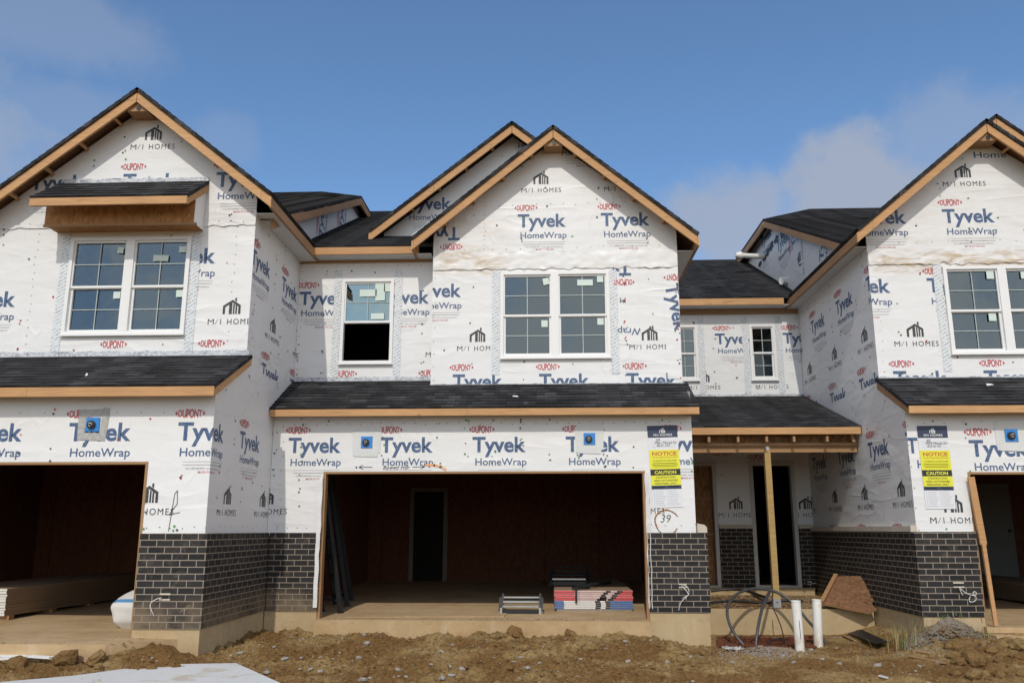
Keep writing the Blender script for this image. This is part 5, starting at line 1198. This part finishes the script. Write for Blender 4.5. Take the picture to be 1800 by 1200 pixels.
for a_, b_ in zip(rs[:-1], rs[1:]): mb.poly([a_, b_, b_-Vector((0, 0, .012)), a_-Vector((0, 0, .012))], 'wboard')
tag(mb.build('foam_board', None, loc=tuple(F_[2])), 'large white muddy sheet lying flat in the front corner of the picture', 'foam board')
for i, (x0, y0, x1, y1, lab) in enumerate(((-30, 1150, 52, 1153, 'narrow white trim strip lying before the left garage slab, the longer one behind'), (-20, 1158, 20, 1156, 'short white trim strip lying nearest the camera before the left garage slab'), (50, 1152.5, 92, 1155, 'white trim offcut with a printed end lying right of the longer strip'))):
    a_, b_ = PZ(x0, y0, -1.36), PZ(x1, y1, -1.36); mb = MB(); mb.beam(a_, b_, .09, .018, 'vinyl'); tag(mb.build('trim_strip', None, loc=tuple(a_)), lab, 'trim strip', 'white strips at the left slab')

# ------------------------------------------------------------------ clods, stones, gravel
def lump(seed, sub=4, sx=1., sy=.85, sz=.62, amp=.32, mat='clod'):
    bm = bmesh.new(); bmesh.ops.create_icosphere(bm, subdivisions=sub, radius=1)
    o = Vector((seed*3.7, seed*1.3, seed*7.9)); r_ = random.Random(seed); cuts = [Vector((r_.gauss(0, 1), r_.gauss(0, 1), r_.gauss(0, 1))).normalized() for _ in range(9)]
    for v in bm.verts:
        n = v.co.normalized(); k = 1+amp*noise.fractal(n*1.3+o, 1, 2, 3)
        if sub > 2:
            for d in cuts:
                q = n.dot(d)*k
                if q > .74: k *= .74/q
            k += .10*noise.fractal(n*4.5+o, .8, 2, 4)+.05*abs(noise.noise(n*13+o))
        v.co = Vector((n.x*sx, n.y*sy, n.z*sz))*k
    me = bpy.data.meshes.new('lump'); bm.to_mesh(me); bm.free(); me.materials.append(M[mat])
    for p_ in me.polygons: p_.use_smooth = mat == 'clod'
    return me
clods = [lump(i+1) for i in range(6)]; stones = [lump(i+20, 1, 1, .8, .5, .35, 'pebble') for i in range(5)]
def place(me, name, x, y, r, lab, cat, grp, sink=.25, z=None, rnd=random):
    o = bpy.data.objects.new(name, me); COL.objects.link(o); zz = ground_z(x, y) if z is None else z
    o.location = (x, y, zz+H+r*(.62-sink*1.0)*.7); o.rotation_euler = (rnd.uniform(-.4, .4), rnd.uniform(-.4, .4), rnd.uniform(0, 6.3)); o.scale = (r, r, r)
    tag(o, lab, cat, grp)
rnd = random.Random(42)
big = [(395, 1109, .13, 'tall brown clod standing at the foot of the left brick side wall'), (971, 1112, .155, 'largest split clod in front of the middle garage slab, below the step bench'), (1003, 1116, .10, 'clod touching the right side of the largest split clod'),
       (905, 1117, .12, 'low broad clod left of the largest split clod, before the slab'), (872, 1121, .085, 'clod at the left end of the broad clod before the slab'), (1121, 1119, .10, 'dark clod before the right end of the middle slab'), (636, 1110, .08, 'clod before the left end of the middle garage slab'),
       (706, 1108, .06, 'lone small clod on the dirt crest below the middle slab'), (1683, 1140, .15, 'rounded clod below the pale mortar pile'), (1712, 1163, .15, 'big front clod in the heap at the right edge'), (1765, 1130, .11, 'clod on the heap under the right garage slab'),
       (1748, 1180, .13, 'lowest clod in the heap at the right edge'), (1797, 1138, .15, 'dark clod cut by the right edge of the picture'), (30, 1172, .13, 'clod at the left edge beside the white sheet'), (115, 1165, .16, 'long clod behind the white sheet near the trim strips'), (170, 1160, .11, 'clod right of the long clod behind the white sheet'),
       (275, 1126, .10, 'clod on the ridge below the left brick pier'), (345, 1128, .07, 'clod below the corner of the left brick pier'), (1240, 1150, .09, 'clod at the foot of the right pier of the middle garage')]
for i, (px, py, r, lab) in enumerate(big):
    p = on_ground(px, py); place(clods[i % 6], 'dirt_clod', p.x, p.y, r, lab, 'clod', 'clods of clay before the houses', .45, None, rnd)
for i in range(34):
    p = on_ground(rnd.uniform(1672, 1800), rnd.uniform(1128, 1192)); place(rnd.choice(clods), 'clay_lump', p.x, p.y, rnd.choice((.05, .06, .07, .09, .11)), 'fist sized or larger lump of dry brown clay lying loose in the turned earth', 'clod', 'small lumps of clay before the houses', .3, None, rnd)
CL = 'fist sized or larger lump of dry brown clay lying loose in the turned earth'
for i in range(110):
    for k in range(40):
        x, y = rnd.uniform(-6.6, 7.2), rnd.uniform(9.2, 12.4)
        if 1.9 < x < 5.3 and rnd.random() < .9: continue
        if x < -4.05 and y > 9.65 and x < -4.9: continue
        if x < -4. and y > 10.2: continue
        if x > 5 and y > 11.7: continue
        if y < 10.2 and x > -3 and x < 4.5 and rnd.random() < .6: continue
        break
    place(rnd.choice(clods), 'clay_lump', x, y, rnd.choice((.03, .035, .04, .05, .06, .08)), CL, 'clod', 'small lumps of clay before the houses', .35, None, rnd)
ST = 'pale grey stone chip lying in the brown turned earth'
for i in range(120):
    x, y = rnd.uniform(-4.4, 7.0), rnd.uniform(9.3, 12.3)
    if x > 1.8 and x < 5.0 and rnd.random() < .6: x = rnd.uniform(-4, 1.5)
    if x > 5 and y > 11.6: y -= 1
    if x < -4.0 and y > 9.9: y = 9.6
    place(rnd.choice(stones), 'stone_chip', x, y, rnd.choice((.018, .024, .03, .036, .042, .055)), ST, 'stone', 'stone chips in the dirt', .2, None, rnd)
def scatter(name, n, gen, rr, mats, lab, seed, sq=.6):
    r = random.Random(seed); mb = MB()
    base = [(1, 0, 0), (.3, .9, 0), (-.8, .55, 0), (-.75, -.6, 0), (.35, -.9, 0), (.1, .05, 1)]
    for i in range(n):
        x, y, z = gen(r); s = r.uniform(*rr); a = r.uniform(0, 6.3); c_, s_ = math.cos(a), math.sin(a); h = sq*r.uniform(.6, 1.3)
        j = [r.uniform(.6, 1.25) for _ in base]
        v = [(x+s*k*(bx*c_-by*s_), y+s*k*(bx*s_+by*c_), z-.004+s*h*bz*1.0+(0 if bz else .0)) for (bx, by, bz), k in zip(base, j)]
        mb.raw(v, [(0, 1, 5), (1, 2, 5), (2, 3, 5), (3, 4, 5), (4, 0, 5)], r.choice(mats))
    return tag(mb.build(name), lab, None, None, 'stuff')
def g_all(r):
    while True:
        x, y = r.uniform(-6.8, 7.4), r.uniform(9.0, 12.6)
        if (x < -4.1 and y > 9.75) or (x > 5 and y > 11.9): continue
        if 1.8 < x < 5 and r.random() < .35: continue
        return x, y, ground_z(x, y)
scatter('dirt_crumbs', 13000, g_all, (.006, .034), ('clod', 'dirt', 'clod'), 'crumbs of brown earth all over the ground', 1, .9)
scatter('fine_stones', 2600, g_all, (.006, .018), ('pebble',), 'small pale stones all over the ground', 2, .7)
def g_grav(r):
    k = r.random()
    if k < .45: px, py = r.gauss(1360, 60), r.gauss(1113, 5)
    elif k < .8: px, py = r.gauss(1355, 24), r.gauss(1152, 6)
    else: px, py = r.gauss(1275, 28), r.gauss(1158, 7)
    x, y = (PZ(px, py, -1.6).x, min(PZ(px, py, -1.6).y, 13.5)); return x, y, ground_z(x, y)+(.05*bumpf(x, y, PZ(1355, 1152, -1.6).x, PZ(1355, 1152, -1.6).y, .4, .4))
scatter('gravel', 4200, g_grav, (.008, .018), ('gravel', 'gravel', 'clod'), 'grey crushed gravel spread before the porch slab', 3, .8)
def g_mul(r):
    px, py = r.uniform(1262, 1432), r.uniform(1122, 1143); q = PZ(px, py, -1.6); x, y = q.x, min(q.y, 13.4); return x, y, ground_z(x, y)+.02
scatter('red_mulch', 1500, g_mul, (.015, .05), ('mulch',), 'reddish brown bark in the shallow pit before the porch', 4, .5)
def g_slab(r):
    k = r.random()
    if k < .45: return r.uniform(-6.8, -4.7), 9.74+abs(r.gauss(0, .5)), -1.24
    if k < .85: return r.uniform(-3.2, 1.3), 12.52+abs(r.gauss(0, .35)), -1.243
    return r.uniform(6, 7.5), 12.1+abs(r.gauss(0, .5)), -1.243
scatter('mud_crumbs', 520, g_slab, (.006, .03), ('dirt', 'clod'), 'dried mud crumbs on the garage floors', 5, .4)
def g_porch(r): 
    x, y = r.uniform(2.3, 4.8), r.uniform(YPE+.1, YP-.2); return x, y, zs
scatter('porch_gravel', 1500, g_porch, (.008, .03), ('gravel', 'clod', 'pebble', 'edge'), 'gravel and scraps left on the porch slab', 6, .6)
# pale mortar pile
p = on_ground(1668, 1120); mb = MB(); n = 46; vs = []
for j in range(n+1):
    for i in range(n+1):
        u, v = (i/n-.5)*2, (j/n-.5)*2; x, y = p.x+u*.58, p.y+.16+v*.34; r = math.sqrt(u*u+v*v)
        h = max(0, 1-r)**.9*.17+(.09*noise.fractal(Vector((x*5, y*5, 0)), .7, 2, 5)+.03*abs(noise.noise(Vector((x*25, y*25, 1)))))*max(0, min(1, (1-r)*3)); vs.append((x, min(y, YR-.04), ground_z(x, y)-.02+h))
mb.raw(vs, [(j*(n+1)+i, j*(n+1)+i+1, (j+1)*(n+1)+i+1, (j+1)*(n+1)+i) for j in range(n) for i in range(n)], 'ash', True); tag(mb.build('mortar_pile', None, loc=tuple(p)), 'pale grey heap of spilled mortar against the right house footing', 'mortar heap')
pm = p.copy()
def g_ash(r):
    x, y = pm.x+r.gauss(0, .40), pm.y+.10+r.gauss(0, .2); y = min(y, YR-.06); u, v = (x-pm.x)/.58, (y-pm.y-.16)/.34; q = math.sqrt(u*u+v*v); return x, y, ground_z(x, y)+max(0, 1-q)**.9*.17
scatter('mortar_crumbs', 900, g_ash, (.008, .035), ('ash', 'ash', 'clod'), 'broken crumbs of mortar on and around the mortar heap', 8, .8)
# weeds
def weed(px, py, n, h, mats, lab, seed, spread=.12, z=None):
    p = on_ground(px, py); r = random.Random(seed); mb = MB()
    for i in range(n):
        a = r.uniform(0, 6.3); hh = h*r.uniform(.4, 1.1); ln = r.uniform(.1, .8)*hh; w_ = r.uniform(.003, .007); bx, by = p.x+r.gauss(0, spread), p.y+r.gauss(0, spread*.6); bz = ground_z(bx, by)+(.0 if z is None else z)
        c_, s_ = math.cos(a), math.sin(a); pr = None
        for k in range(6):
            t = k/5; q = (bx+c_*ln*t*t, by+s_*ln*t*t, bz+hh*(t-.35*t*t*ln/hh)); ww = w_*(1-t)+.0006
            cur = ((q[0]-s_*ww, q[1]+c_*ww, q[2]), (q[0]+s_*ww, q[1]-c_*ww, q[2]))
            if pr: mb.poly([pr[0], pr[1], cur[1], cur[0]], mats[i % len(mats)])
            pr = cur
    tag(mb.build('weed', None, loc=tuple(p)), lab, 'weed', 'weeds by the right house corner')
weed(1595, 1137, 70, .34, ('straw', 'straw', 'grass'), 'dry straw coloured weed tuft in front of the right house corner', 1)
weed(1562, 1135, 26, .26, ('straw', 'grass'), 'thin sparse weed in the shade of the right side wall', 2)
weed(1665, 1112, 40, .16, ('grass',), 'low green weed growing on the mortar heap', 3, .18, .2)
weed(1727, 1120, 16, .24, ('grass', 'straw'), 'sparse upright weed at the right end of the mortar heap', 4, .06)
weed(1236, 1130, 18, .09, ('grass',), 'tiny green weed against the right pier of the middle garage', 5, .04)
def stick(px, py, px2, py2, w_, mat, lab, name='wood_scrap'):
    a_, b_ = on_ground(px, py), on_ground(px2, py2); u = Vector((0, 0, .02)); mb = MB(); mb.beam(a_+u, b_+u, w_, .014, mat); tag(mb.build(name, None, loc=tuple(a_)), lab, 'wood scrap', 'wood scraps on the right side dirt')
stick(1598, 1155, 1662, 1168, .05, 'fir2', 'long weathered wood splinter lying below the dry weed tuft')
stick(1608, 1146, 1634, 1150, .03, 'fir', 'small pale stick just below the dry weed tuft')
stick(1481, 1118, 1503, 1128, .035, 'edge', 'reddish stick at the left end of the black sheet')
stick(560, 1112, 596, 1113, .07, 'edge', 'short brown board end at the left foot of the middle slab')
stick(1546, 1190, 1560, 1194, .04, 'trim', 'white paint stick in the foreground dirt at the right')
# white plastic rubbish by the pit
p = on_ground(1288, 1143); mb = MB(); n = 18
vs = [(p.x+(i/n-.5)*.30+.03*noise.noise((i, j, 1)), p.y+(j/n-.5)*.22, ground_z(p.x, p.y)+.01+.07*abs(noise.noise((i*.7, j*.7, 4)))) for j in range(n+1) for i in range(n+1)]
r = random.Random(3); mb.raw(vs, [(j*(n+1)+i, j*(n+1)+i+1, (j+1)*(n+1)+i+1, (j+1)*(n+1)+i) for j in range(n) for i in range(n) if r.random() < .7 and (i-9)**2+(j-9)**2 < 70], 'greytape'); tag(mb.build('plastic_rubbish', None, loc=tuple(p)), 'crumpled white plastic rubbish by the right pier of the middle garage', 'rubbish')
for px, py, sl, Y0, z0, lab in ((906, 699, .516, 12.4, 1.745, 'white paper scrap lying on the middle garage roof'), (1740, 678, .516, yre, zre+.118, 'white paper scrap lying on the right garage roof'), (152, 661, .516, 10.1, 1.72, 'tiny white paper scrap lying on the left garage roof')):
    Y = Y0
    for k in range(40):
        q = PY(px, py, Y); Y += ((q.z-z0)/sl+Y0-Y)*.5
    q = PY(px, py, Y); s = .05 if px > 200 else .015
    mb = MB(); mb.prism([(q.x-s, q.y-s*.4, q.z+.02-.02), (q.x+s, q.y-s*.2, q.z+.022-.01), (q.x+s*.6, q.y+s*.5, q.z+.03), (q.x-s*.7, q.y+s*.6, q.z+.035)], (0, 0, .006), 'sheet'); tag(mb.build('paper_scrap', None, loc=tuple(q)), lab, 'paper scrap', 'scraps on the garage roofs')

for o in bpy.data.objects:
    if '_w' in o: del o['_w']
